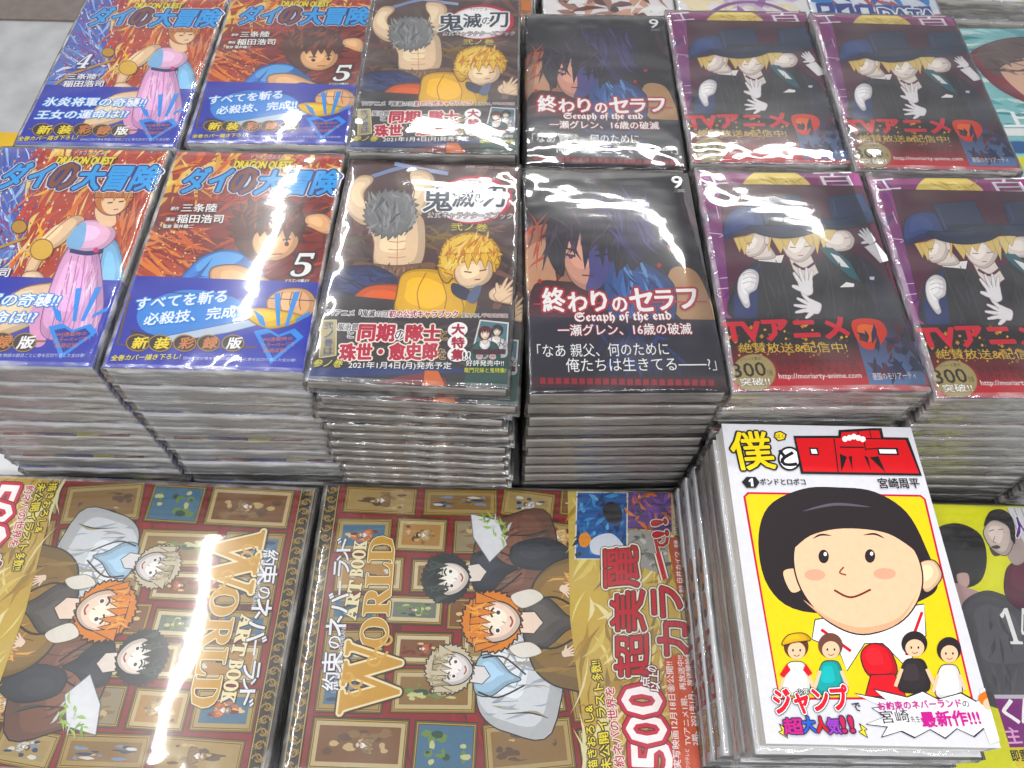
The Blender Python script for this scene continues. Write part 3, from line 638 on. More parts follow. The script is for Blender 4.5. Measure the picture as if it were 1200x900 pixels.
def art_hats():
    A = Art(113, 174, [(10, 30), (590, 45), (845, 795), (150, 802)])
    A.poly([(0, 0), (113, 0), (113, 174), (0, 174)], ('#8a3470', '#6a3a88'), mmc=True)
    A.streaks(70, [(10, 30), (590, 45), (640, 250), (780, 560), (120, 560)], ['#7a3484', '#94447c', '#5c2c70', '#a0508c'], 160, 26, 80, 1, .5)
    A.blob([(185, 85), (225, 35), (310, 25), (380, 45), (420, 90), (300, 100)], '#e6cf72'); A.streaks(24, [(210, 50), (380, 50), (400, 85), (200, 85)], ['#f4e6a0', '#c8a850'], 70, 6, 20, 2, .4)
    W = [(0, '#f4ecf4')]
    A.part('title_lettering')
    for t, a, b, h in (('エ', (44, 78), (132, 72), 40), ('百', (455, 92), (590, 92), 52)): A.text(t, a, b, h, W, slant=-.1)
    for P in (((88, 150), (98, 192)), ((62, 242), (110, 248)), ((690 / 7, 258), (128, 245)), ((92, 440), (132, 436)), ((100, 402), (128, 400))): A.line(list(P), 6, '#f0e4f0', taper=True)
    A.part('band_art')
    # picture on the wide wraparound band: three figures in hats, seen without faces
    A.poly([(95, 72), (612, 88), (782, 545), (142, 542)], ('#4a1830', '#561a3c'))
    A.poly([(605, 88), (640, 130), (800, 545), (770, 545)], '#45456c')
    sk, bk = '#ece0da', '#2a2830'
    A.blob([(470, 330), (520, 300), (600, 330), (680, 400), (745, 545), (420, 545), (430, 430)], '#28262e')
    A.blob([(145, 440), (200, 360), (270, 340), (360, 370), (420, 545), (150, 545)], '#28262e')
    A.poly([(148, 470), (240, 350), (235, 545), (152, 545)], '#28386c'); A.poly([(590, 330), (690, 420), (740, 545), (660, 545)], '#2c2c40')
    A.blob([(340, 360), (380, 340), (460, 340), (520, 400), (540, 545), (330, 545)], '#302e34')
    A.poly([(232, 332), (330, 322), (320, 350), (240, 342)], '#f4f0f0')
    ln = '#8c6c64'
    A.blob([(192, 262), (262, 250), (275, 285), (300, 330), (240, 338), (215, 325)], sk, ln, 2)
    A.blob([(168, 268), (230, 245), (272, 262), (262, 300), (240, 322), (205, 328), (186, 306), (176, 296)], sk, ln, 2)
    for P in ([(150, 262), (190, 255), (172, 312)], [(165, 262), (205, 255), (190, 322)], [(185, 258), (225, 250), (205, 292)], [(262, 246), (286, 256), (276, 312)]): A.poly(P, '#e2c67c', ol='#a8843c', ow=1.5)
    A.line([(196, 282), (216, 278)], 2.5, ln); A.line([(196, 312), (208, 312)], 2, ln); A.blob([(262, 262), (274, 256), (276, 280), (264, 284)], sk, ln, 1.5)
    A.poly([(345, 325), (425, 325), (452, 385), (400, 420), (362, 372)], sk, ol=ln, ow=2)
    A.blob([(322, 262), (440, 250), (440, 300), (410, 338), (378, 348), (345, 330), (325, 298)], sk, ln, 2)
    for P in ([(285, 262), (345, 250), (318, 318)], [(318, 262), (360, 250), (338, 306)], [(345, 258), (392, 250), (368, 292)], [(392, 252), (440, 246), (428, 300)], [(425, 246), (462, 240), (448, 322)]): A.poly(P, '#e2c67c', ol='#a8843c', ow=1.5)
    A.line([(350, 296), (372, 298)], 3, ln); A.line([(402, 296), (424, 292)], 3, ln); A.line([(380, 326), (398, 325)], 2.5, '#a85c54')
    A.blob([(452, 256), (540, 240), (572, 262), (575, 285), (560, 306), (520, 312), (480, 300)], sk, ln, 2)
    for P in ([(446, 240), (492, 236), (470, 306)], [(470, 240), (515, 232), (492, 276)]): A.poly(P, '#e6d08c', ol='#a8843c', ow=1.5)
    A.line([(540, 268), (560, 266)], 2.5, ln); A.line([(548, 296), (562, 294)], 2, ln)
    A.poly([(455, 298), (500, 300), (560, 350), (600, 420), (560, 400), (490, 340)], '#2c6470'); A.poly([(492, 318), (524, 330), (560, 370), (530, 364)], '#f4f0f0')
    A.line([(362, 352), (400, 372), (440, 350)], 9, '#5c2c4c', True)
    for P in (((300, 340), (330, 430), (350, 540)), ((480, 350), (500, 440), (510, 540)), ((240, 350), (262, 440), (290, 540)), ((600, 340), (640, 430), (660, 540))): A.line(list(P), 2.5, '#4a4850', True)
    A.streaks(40, [(250, 350), (600, 350), (700, 540), (260, 540)], ['#36343c', '#222026', '#3c3a44'], 90, 10, 80, 9, .3)
    # hats
    A.blob([(118, 262), (130, 180), (200, 152), (260, 170), (280, 240), (200, 240)], '#34467c', '#12183a', 3); A.line([(115, 262), (195, 234), (285, 246)], 16, '#222c5c', True)
    A.poly([(482, 125), (600, 115), (640, 190), (496, 200)], '#2a3a5c', ol='#10182c', ow=3); A.blob([(436, 205), (540, 200), (664, 172), (644, 212), (540, 236), (460, 232)], '#22304e', '#10182c', 3)
    A.poly([(232, 128), (384, 116), (420, 216), (262, 226)], '#2c3858', ol='#10182c', ow=3); A.poly([(256, 200), (414, 194), (420, 216), (262, 226)], '#1a2038')
    A.blob([(200, 222), (330, 222), (466, 196), (436, 246), (335, 266), (240, 250)], '#232c4a', '#10182c', 3)
    A.line([(250, 140), (270, 215)], 8, '#3c4a70'); A.line([(500, 135), (512, 190)], 7, '#3a4c70')
    # gloves
    G = '#f2eef0'; g2 = '#a8a0ac'
    A.blob([(170, 400), (205, 372), (238, 390), (232, 440), (205, 460), (208, 500), (190, 505), (165, 455)], G, g2, 2)
    for y in (392, 408, 424): A.line([(182, y), (204, y - 8), (230, y - 2)], 2, g2, True)
    A.line([(190, 440), (200, 452), (206, 462)], 2, g2, True)
    A.hand(408, 436, -1.75, 48, G, g2); A.hand(432, 505, -2.85, 46, G, g2, .3)
    A.hand(628, 272, -2.3, 31, G, g2, .14); A.poly([(610, 300), (650, 285), (700, 345), (665, 355)], G, ol=g2, ow=2)
    A.poly([(525, 438), (548, 420), (576, 426), (574, 437)], '#ffffff'); A.poly([(628, 402), (646, 402), (644, 414), (630, 412)], '#d8dcf4')
    # lower strip
    A.poly([(112, 545), (805, 548), (845, 795), (150, 802)], '#1e1418'); A.poly([(128, 640), (822, 632), (845, 795), (150, 802)], ('#2c1218', '#a81c2a')); A.poly([(138, 700), (832, 690), (845, 795), (150, 802)], ('#7c1820', '#b82430'))
    A.poly([(148, 760), (838, 742), (845, 795), (150, 802)], '#be2430')
    A.dots(60, (120, 550, 560, 680), ['#c88c2c', '#8c5c24', '#e0b050'], 7, 5)
    A.poly([(565, 552), (800, 548), (828, 775), (632, 775)], ('#3a1c30', '#5c7cac'))
    A.blob([(568, 556), (660, 552), (690, 600), (650, 650), (600, 640)], '#d8402c'); A.blob([(590, 570), (650, 575), (640, 620), (600, 625)], '#e87848')
    A.streaks(40, [(600, 600), (790, 570), (810, 740), (640, 740)], ['#281c34', '#3c2c58', '#1c2448', '#5c2434'], 70, 26, 70, 8, .6)
    A.ell(222, 738, 76, 64, '#a89868', ol='#8c7c50', ow=3)
    A.part('band_lettering')
    A.text('TVアニメ', (124, 628), (562, 612), 72, [(.05, '#1c1014'), (.045, '#d8283c')])
    A.text('絶賛放送&配信中!', (172, 668), (556, 664), 36, [(0, '#dcbc50')])
    A.text('シリーズ累計', (172, 698), (250, 692), 13, [(0, '#2c2420')]); A.text('300', (152, 756), (270, 748), 50, [(.01, '#241c1c')]); A.text('万部', (272, 748), (292, 746), 20, [(0, '#241c1c')])
    A.text('突破!!', (176, 785), (282, 780), 28, [(.05, '#6c5c38'), (.01, '#ffffff')])
    A.text('放送局や配信サイトは', (305, 716), (588, 708), 24, [(0, '#341420')]); A.text('公式サイトをチェック!!', (312, 740), (600, 732), 24, [(0, '#341420')])
    A.text('http://moriarty-anime.com', (314, 764), (606, 758), 24, [(0, '#ffffff')])
    A.text('憂国のモリアーティ', (645, 760), (795, 754), 24, [(0, '#f0e8ec')])
    return A

def art_comedy():
    A = Art(113, 174, [(103, 38), (570, 40), (805, 850), (205, 835)])
    A.poly([(0, 0), (113, 0), (113, 174), (0, 174)], '#d6d6de', mmc=True)
    Y = '#e8cc14'
    A.poly([(154, 215), (165, 204), (595, 206), (608, 216), (732, 722), (238, 724)], '#c8324c'); A.poly([(160, 216), (168, 209), (594, 211), (603, 218), (725, 716), (241, 718)], Y)
    # a plain child's face in the yellow panel
    sk = '#f3c6a4'; bk = '#241c20'
    A.blob([(190, 330), (215, 240), (300, 195), (390, 190), (480, 200), (560, 250), (610, 340), (640, 430), (600, 470), (500, 500), (300, 500), (215, 440)], bk)
    A.poly([(330, 520), (322, 570), (390, 600), (410, 650), (455, 580), (500, 580), (560, 640), (610, 560), (605, 480)], '#f4f4f8', ol='#241c20', ow=3)
    A.line([(345, 545), (420, 600)], 8, '#cc2c38'); A.line([(600, 500), (560, 610)], 8, '#cc2c38')
    A.blob([(250, 400), (290, 395), (300, 440), (270, 452)], sk, bk, 3); A.blob([(590, 380), (630, 370), (650, 410), (620, 448), (600, 440)], sk, bk, 3)
    A.blob([(283, 330), (330, 290), (400, 275), (500, 290), (570, 330), (600, 400), (590, 470), (540, 530), (450, 558), (370, 530), (310, 470), (280, 400)], sk, bk, 4, cel=False)
    A.blob([(300, 470), (370, 518), (450, 540), (540, 515), (588, 450), (540, 528), (450, 555), (370, 528)], '#e6ae8c')
    A.blob([(262, 350), (285, 255), (385, 215), (500, 225), (585, 290), (612, 370), (560, 330), (500, 300), (400, 292), (320, 310)], bk)
    A.line([(300, 250), (380, 232), (470, 238)], 7, '#5c5460', True, True)
    A.line([(325, 318), (345, 308), (372, 310)], 5, bk, True, True); A.line([(450, 308), (480, 305), (505, 316)], 5, bk, True, True)
    A.ell(352, 362, 13, 17, bk); A.ell(468, 360, 13, 17, bk); A.ell(356, 356, 4, 5, '#ffffff'); A.ell(472, 354, 4, 5, '#ffffff')
    A.ell(330, 408, 26, 14, '#f0aa90'); A.ell(505, 404, 28, 14, '#f0aa90')
    A.line([(402, 388), (392, 402), (408, 408)], 4, '#8c4c34', True); A.line([(378, 446), (420, 464), (470, 444)], 5, '#6c2c24', True)
    A.blob([(455, 590), (485, 580), (520, 600), (535, 660), (470, 665), (445, 620)], '#d63a40', bk, 3); A.poly([(470, 660), (530, 658), (560, 716), (455, 716)], '#d63a40', ol=bk, ow=3)
    # four small plain children
    def kid(cx, cy, hair, top, hw=28, tw=34):
        A.blob([(cx - tw, cy + 110), (cx - tw * .7, cy + 45), (cx, cy + 34), (cx + tw * .7, cy + 45), (cx + tw, cy + 110), (cx, cy + 122)], top, bk, 2)
        A.ell(cx, cy - 4, hw + 3, 32, hair); A.ell(cx + 1, cy + 7, hw - 6, 22, sk)
        A.ell(cx - 8, cy + 6, 2.4, 3.4, bk); A.ell(cx + 10, cy + 6, 2.4, 3.4, bk); A.line([(cx - 6, cy + 18), (cx + 2, cy + 21), (cx + 9, cy + 17)], 2, '#8c2c24', True)
        A.line([(cx - tw * .8, cy + 60), (cx - tw * 1.2, cy + 105)], 9, sk); A.line([(cx + tw * .8, cy + 60), (cx + tw * 1.25, cy + 100)], 9, sk)
    kid(282, 592, '#5c3420', '#f4f4f4'); kid(368, 590, '#6c4438', '#20a0a0'); kid(580, 585, bk, '#2c2428', 30, 40); kid(668, 600, bk, '#f0f0f2')
    A.blob([(246, 585), (262, 560), (300, 555), (318, 572), (280, 578)], '#e0a828', bk, 2)
    A.poly([(258, 632), (240, 660), (250, 668), (268, 648)], '#d63a40'); A.poly([(306, 632), (322, 656), (312, 664), (298, 648)], '#d63a40')
    # burst balloon
    import math as m_
    P = []
    for i, (x, y) in enumerate([(425, 706), (505, 722), (475, 695), (560, 716), (600, 700), (640, 722), (700, 705), (740, 728), (790, 712), (782, 740), (806, 760), (790, 790), (812, 818), (760, 800), (735, 822), (690, 800), (660, 826), (620, 802), (580, 824), (545, 806), (495, 822), (510, 795), (455, 788), (505, 768), (470, 745), (500, 742)]): P.append((x, y))
    A.poly(P, '#2c2430'); cx, cy = 640, 764
    A.poly([(cx + (x - cx) * .97, cy + (y - cy) * .93) for x, y in P], '#fbfbff')
    A.poly([(748, 700), (770, 690), (792, 715), (800, 830), (775, 840), (760, 800)], '#f0eef4'); A.ell(768, 722, 24, 20, '#e07c3c'); A.ell(770, 736, 14, 15, sk)
    for x, s_ in ((238, 1), (440, -1)): A.poly([(x, 785), (x + 20, 800), (x + 12, 802), (x + 22, 822), (x - 2, 806), (x + 8, 802)], '#f4e040', ol=bk, ow=2)
    A.part('title_lettering')
    A.text('僕', (136, 152), (236, 146), 92, [(.055, '#141014'), (.016, '#f6d814')])
    A.poly([(232, 58), (246, 54), (262, 62), (258, 76), (240, 80), (230, 70)], '#141014'); A.poly([(235, 60), (246, 57), (258, 64), (255, 74), (241, 77), (233, 69)], '#f6d814'); A.text('ぼく', (237, 73), (256, 73), 11, [(0, '#141014')])
    A.ell(268, 122, 29, 30, '#141014'); A.ell(268, 122, 24, 25, '#ffffff'); A.text('と', (250, 140), (286, 138), 38, [(.04, '#141014')])
    rd = '#d8141e'
    for o_, c in ((6, '#141014'), (0, rd)):
        A.poly([(284 - o_, 72 - o_), (395 - o_, 70 - o_), (396 - o_, 56 - o_), (470 + o_, 50 - o_), (490 + o_, 50 - o_), (495 + o_, 72 - o_), (556 + o_, 72 - o_), (590 + o_ * 1.2, 154 + o_), (302 - o_, 153 + o_)], c)
    bk_ = '#141014'
    for P, Q in (([(316, 94), (338, 94), (341, 113), (319, 113)], [(320, 98), (334, 98), (337, 109), (323, 109)]), ([(484, 92), (536, 92), (540, 110), (488, 110)], [(489, 96), (531, 96), (534, 106), (492, 106)])): A.poly(P, bk_); A.poly(Q, '#ffffff')
    for P in ([(392, 108), (410, 116), (396, 153)], [(414, 116), (422, 112), (424, 150)], [(452, 112), (462, 116), (470, 150)], [(466, 116), (488, 113), (506, 153)]): A.poly(P, bk_)
    A.line([(378, 72), (388, 153)], 3, bk_); A.line([(452, 72), (456, 100)], 3, bk_); A.line([(458, 96), (484, 94)], 3, bk_)
    A.line([(436, 48), (440, 70), (494, 70)], 3, bk_); A.line([(466, 49), (470, 69)], 2.5, bk_); A.line([(392, 92), (452, 92)], 3.5, bk_)
    for i in range(5): A.ell(405 + i * 11, 72 - (2 - abs(i - 2)) * 3, 7, 7, '#ffffff')
    A.poly([(150, 181), (162, 168), (184, 168), (194, 181), (184, 195), (162, 195)], '#141014'); A.poly([(167, 177), (173, 172), (177, 172), (179, 191), (173, 191), (172, 178), (168, 181)], '#ffffff')
    A.text('ボンドとロボコ', (196, 187), (308, 186), 15, [(.02, '#141014')]); A.text('宮崎周平', (492, 193), (594, 191), 26, [(.015, '#141014')])
    A.part('band_lettering')
    A.text('ジャンプ', (232, 762), (420, 752), 66, [(.1, '#141014'), (.075, '#ffffff'), (.04, '#d82c3c')])
    A.text('少年', (284, 712), (314, 711), 16, [(.1, '#141014'), (.0, '#ffffff')]); A.text('で', (425, 755), (445, 754), 22, [(.02, '#141014')])
    for ch, x0, x1, y, c in (('超', 252, 300, 812, '#c83c8c'), ('大', 300, 332, 808, '#3c6cd0'), ('人', 334, 362, 808, '#d83c3c'), ('気', 362, 396, 812, '#9c4cc0'), ('!!', 398, 428, 808, '#c83c5c')): A.text(ch, (x0, y), (x1, y - 1), 40, [(.1, '#3c1c4c'), (.03, c)])
    A.text('お約束のネバーランド', (490, 752), (702, 744), 22, [(.03, '#c03c90')]); A.text('の', (704, 744), (722, 744), 16, [(0, '#241c20')])
    A.text('宮崎', (498, 786), (570, 782), 34, [(.0, '#241c20')]); A.text('先生、', (572, 784), (602, 783), 18, [(0, '#241c20')]); A.text('最新作!!!', (602, 796), (752, 790), 40, [(.03, '#c83090')])
    return A

def art_gallery():
    Q = [(376, 573), (803.5, 579.5), (845.6, 904), (339, 897.5)]
    A = Art(257.5, 182, Q)
    # the picture wall: red damask with gilt frames
    A.poly([(0, 0), (257.5, 0), (257.5, 182), (0, 182)], '#8a1c1e', mmc=True)
    R = random.Random(5)
    A.streaks(60, [(380, 575), (800, 578), (840, 900), (345, 900)], ['#8c1c24', '#64141c', '#9c2028'], 60, 10, 80, 11, .4)
    Mi = np.linalg.inv(A.M)
    def ref(x, y): q = Mi @ np.array([x, y, 1.]); return (q[0] / q[2], q[1] / q[2])
    ZF = [A.z, A.z, 0]
    def frame(x, y, w_, h_, a):
        ZF[2] += 1; A.z = ZF[0] + ZF[2] * .0008
        c, d = math.cos(a), math.sin(a)
        def rect(k, col, st=.007):
            P = [(x + (sx * (w_ / 2 - k)) * c - (sy * (h_ / 2 - k)) * d, y + sx * (w_ / 2 - k) * d + sy * (h_ / 2 - k) * c) for sx, sy in ((-1, -1), (1, -1), (1, 1), (-1, 1))]
            A.poly(P, col, mmc=True, step=st); return P
        rect(-.6, '#2c1c10'); rect(0, R.choice(['#7c6428', '#5c4a20', '#8c7434', '#66582c'])); rect(1.0, '#c4a050'); rect(1.5, '#5c4418')
        if R.random() < .8: rect(2.0, R.choice(['#c4b488', '#b09c68', '#d0c4a0', '#a89058'])); k = 4.4
        else: k = 2
        P = rect(k, R.choice(['#8c8c6c', '#b08850', '#6c7468', '#a8905c', '#4c7490', '#7c5430', '#94886c', '#a4643c', '#9c8450', '#8c6c3c']))
        ww, hh = w_ / 2 - k, h_ / 2 - k
        cols = R.choice([['#5c4028', '#8a6c44', '#c8b080'], ['#2c4c3c', '#6c8c4c', '#c8c890'], ['#2c3c5c', '#7c94b4', '#d8d8d0'], ['#7c2c24', '#c8744c', '#e8c88c']])
        for i in range(16):
            u, v = R.uniform(-.8, .8) * ww, R.uniform(-.75, .75) * hh; r1, r2 = R.uniform(.08, .32) * ww, R.uniform(.1, .3) * hh
            px, py = x + u * c - v * d, y + u * d + v * c
            P = [(px + r1 * math.cos(t) * R.uniform(.6, 1), py + r2 * math.sin(t) * R.uniform(.6, 1)) for t in [k_ * .9 for k_ in range(7)]]
            xs = [abs((p[0] - x) * c + (p[1] - y) * d) < ww and abs(-(p[0] - x) * d + (p[1] - y) * c) < hh for p in P]
            if all(xs): A.poly(P, R.choice(cols), mmc=True, step=.001)
        if R.random() < .6 and hh > 3.5:
            q = ref(x - R.uniform(0, 2), y + R.uniform(-.5, .5)); A.person(q[0] - 1, q[1], -math.pi / 2 + a + R.uniform(-.2, .2), hh * .36, R.choice(['#4c3420', '#2c2420', '#8c5c2c', '#a8906c']), '#6c5440', R.choice(cols), R.choice(cols), skin='#e4c8a8', seed=R.randint(1, 99))
        ZF[1] = max(ZF[1], A.z)
    for row, (y, hh) in enumerate(((10, 23), (35.5, 27), (62.5, 26), (87, 22), (110, 23), (136, 28), (166, 31))):
        x = 10.5 + R.uniform(0, 3)
        while x < 250:
            ww = R.uniform(34, 56) * (1.1 if hh > 22 else .8)
            frame(x + ww / 2, y + R.uniform(-1, 1), ww - R.uniform(2.2, 5.5), hh - R.uniform(2, 4), R.uniform(-.03, .03) + (.12 if x > 120 and row < 3 else 0) - (.14 if x > 110 and row > 4 else 0)); x += ww + R.uniform(0, 1.5)
    # dim corridor behind the lettering
    A.z = ZF[1]
    # three plain figures, turned away, lying along the width of the sheet
    A.person(524, 676, -math.pi / 2 - .12, 24, '#1c2426', '#3c4c48', '#7c5444', '#5c3c30', skin='#efe4dc', seed=21, shirt='#2c323c', look=-.5)
    A.person(532, 784, -math.pi / 2 + .1, 24, '#cdc2a8', '#a89a7c', '#d4d8de', '#a4acb8', skin='#e4dfe0', seed=22, shirt='#a8c8e0', look=.5)
    A.blob([(600, 640), (640, 632), (668, 650), (640, 668), (600, 662)], '#30343e', '#181a20', 1)
    A.person(580, 728, -math.pi / 2, 30, '#e08a34', '#f0b458', '#8a6c34', '#9c7c40', skin='#f6e0d0', seed=23, shirt='#54504e', look=.1)
    for p in ((660, 690, .5), (665, 762, -.3)): A.hand(p[0], p[1], p[2], 9, '#f3dcc8', '#6c4838')
    A.blob([(598, 698), (622, 690), (636, 700), (612, 712)], '#e8e4dc', '#6c6450', .8); A.blob([(598, 756), (622, 750), (636, 762), (612, 768)], '#e8e4dc', '#6c6450', .8)
    A.poly([(548, 605), (580, 612), (592, 640), (572, 660), (552, 632)], '#e4e6ec', ol='#6c7480', ow=1); A.streaks(22, [(545, 600), (595, 610), (590, 640)], ['#78a848', '#a4c468', '#cfd4da'], 14, 3, 40, 27, 1)
    # gilt border strips at both ends
    for x0, x1 in ((1.2, 9.8), (247.5, 256.5)):
        A.poly([(x0 - 1.3, 0), (x1 + 1, 0), (x1 + 1, 182), (x0 - 1.3, 182)], '#181410', mmc=True); A.line([(x0, 0), (x0, 182)], .7, '#b89c50', mmc=True); A.line([(x1, 0), (x1, 182)], .7, '#b89c50', mmc=True)
        for k in range(26):
            y = 3.5 + k * 7; xm = (x0 + x1) / 2; s_ = 1 if k % 2 else -1
            L = [(xm + s_ * 3.4 * math.cos(t) * (1 - t / 9), y + 3 * math.sin(t) * (1 - t / 9)) for t in [q * .6 for q in range(11)]]
            A.line(L, .9, '#a8883c', mmc=True); A.line([(xm - s_ * 3.5, y - 2.5), (xm, y + .5), (xm + s_ * 2, y + 4)], 1, '#8c6c2c', True, True, mmc=True); A.ell_mm = None
            for q in range(5):
                a = q * 1.3 + k; A.poly([(xm - s_ * 2.6 + 1.8 * math.cos(a), y + 1.8 * math.sin(a)), (xm - s_ * 2.6 + .7 * math.cos(a + .6), y + .7 * math.sin(a + .6)), (xm - s_ * 2.6 + .7 * math.cos(a - .6), y + .7 * math.sin(a - .6))], '#b8984c', mmc=True, step=.0008)
    # yellow paper band on the right
    A.part('band_art')
    bx = A.mm((684, 578))[0]
    A.poly([(bx - 14, 0), (243, 0), (243, 182), (bx - 4, 182), (bx - 14, 90)], ('#cdb75c', '#c4a454'), mmc=True)
    A.streaks(150, [(664, 580), (782, 580), (815, 890), (690, 890)], ['#e4d88c', '#b08c3c', '#d8c470', '#9c8038', '#e8e0b0', '#8c7848'], 60, 6, 110, 31, .6)
    A.poly([(671, 578.5), (731, 579), (733, 656), (671, 656)], '#e8e4e0'); A.poly([(672.5, 580), (730, 580), (731.5, 655), (672.5, 655)], '#2c5c9c')
    A.streaks(70, [(673, 581), (729, 581), (730, 654), (673, 654)], ['#3c80c0', '#1c3460', '#4c98d0', '#183050', '#6cb0dc'], 15, 4, 120, 32, .8)
    A.blob([(702, 598), (712, 590), (724, 598), (724, 612), (710, 614)], '#14141c'); A.blob([(676, 630), (684, 625), (690, 634), (684, 642), (677, 640)], '#e49434'); A.blob([(690, 634), (712, 626), (728, 640), (728, 650), (694, 650)], '#d4dce8')
    A.poly([(732, 579), (795, 579.5), (796, 625), (732, 620)], '#5c3c80'); A.streaks(60, [(733, 581), (790, 581), (790, 622), (734, 618)], ['#7c50a8', '#d8702c', '#3c2c60', '#e88c44', '#b05c34'], 15, 4, 70, 33, .8)
    A.poly([(733, 622), (778, 624), (783, 675), (734, 660)], '#9c9c98'); A.streaks(30, [(735, 625), (776, 627), (780, 668), (737, 655)], ['#c8c8c4', '#74746c', '#5c5c58'], 14, 4, 10, 34, .5)
    A.poly([(778, 630), (797, 630), (800, 694), (792, 694)], '#b05838'); A.poly([(782, 580), (798, 580), (798, 628), (784, 628)], '#b8a888')
    A.poly([(778, 764), (806, 763), (823, 892), (793, 894)], '#d0542c')
    A.part('title_lettering')
    gd = [(.055, '#3a2408'), (.035, '#f0e4bc'), (.01, '#c89c44')]
    up = lambda t, x0, y0, x1, y1, h, L, **k: A.text(t, (x0, y0), (x1, y1), h, L, **k)
    up('𝐎𝐑𝐋𝐃', 456, 758, 461, 632, 32, gd); up('𝐀𝐑𝐓', 418, 727, 424, 683, 15, [(.06, '#3a2408'), (.03, '#f0e4bc')]); up('𝐁𝐎𝐎𝐊', 424, 678, 428, 637, 15, [(.06, '#3a2408'), (.03, '#f0e4bc')])
    # large ornamented W
    up('𝐖', 471, 833, 475, 752, 68, gd)
    for cx, cy, s_ in ((420, 796, 1), (412, 790, -1), (448, 762, 1), (456, 748, -1), (440, 772, 1), (422, 806, -1)):
        A.line([(cx + s_ * 9 * math.cos(t) * (1 - t / 7.5), cy + 8 * math.sin(t) * (1 - t / 7.5)) for t in [q * .5 for q in range(12)]], 3, '#d4ac58', False)
    wl = [(.05, '#1c1c34'), (.015, '#f0f2fa')]
    for ch, y, s_ in (('約', 806, 20), ('束', 786, 24), ('の', 759, 14), ('ネ', 745, 23), ('バ', 719, 23), ('ー', 697, 18), ('ラ', 677, 18), ('ン', 660, 14), ('ド', 668 - 19, 16)):
        x = 386 + (806 - y) * .055 + s_ * .5 + 6
        if ch == 'ー': A.line([(x - s_ * .5, y + 2), (x - s_ * .5 + .6, y - 14)], 2.2, '#f0f2fa'); continue
        up(ch, x, y, x + .6, y - s_, s_, wl)
    up('THE PROMISED NEVERLAND', 401.5, 806, 408, 732, 5.5, [(0, '#e0e0e8')])
    A.part('band_lettering')
    Rr = [(.11, '#2c1010'), (.09, '#f4efe0'), (.05, '#5c3414'), (.014, '#c4283a')]
    for ch, x, y0, y1, h in (('超', 762, 786, 738, 40), ('美', 756, 736, 690, 40), ('麗', 747, 686, 640, 40)): up(ch, x, y0, x - 3, y1, h, Rr, slant=-.15)
    for ch, x, y0, y1, h in (('カ', 806, 762, 724, 34), ('ラ', 798, 718, 684, 34), ('で', 782, 645, 628, 16), ('!!', 780, 628, 609, 18)): up(ch, x, y0, x - 3, y1, h, Rr, slant=-.15)
    for wd_, c in ((11, '#2c1010'), (9, '#f4efe0'), (5.5, '#c4283a')): A.line([(777, 678), (768, 648)], wd_, c)
    for ch, y0, y1, x in (('5', 893, 860, 791), ('0', 862, 832, 784), ('0', 830, 800, 778)): up(ch, x, y0, x - 3, y1, 46, [(.1, '#6c1020'), (.08, '#c82848'), (.045, '#c82848'), (.015, '#ffffff')])
    for ch, x, y in (('点', 762, 800), ('以', 774, 805), ('上', 772, 793), ('の', 770, 783)): up(ch, x, y, x, y - (12 if ch != 'の' else 7), 11, [(.12, '#6c1020'), (.02, '#ffffff')])
    yl = [(.12, '#3c2c10'), (.02, '#f4e44c')]
    up('描きおろし&', 705, 893, 697, 820, 11, yl, slant=-.1); up('未公開イラスト', 721, 892, 708, 795, 12, yl, slant=-.1); up('多数!!', 708, 792, 704, 770, 12, yl); up('約ネバの世界を', 736, 888, 721, 800, 12, [(.1, '#f8f0e8'), (.02, '#c03c58')])
    ws = [(.01, '#ffffff')]
    up('実写映画12月18日㊎公開!!', 801, 890, 788, 771, 9, ws); up('TVアニメ1期、再放送中!!', 812, 864, 800, 764, 8, ws); up('2期、2021年1月、放送開始!!', 820, 864, 808, 763, 7, ws); up('フジテレビ', 811, 890, 809, 868, 5, ws)
    up('白井カイウ', 797, 682, 793, 647, 6, ws); up('原作', 799, 693, 798, 685, 5, ws); up('作画', 792, 642, 791, 634, 5, ws); up('出水ぽすか', 796, 627, 793, 583, 9, [(.1, '#e8dcc8'), (.01, '#2c2018')])
    return A

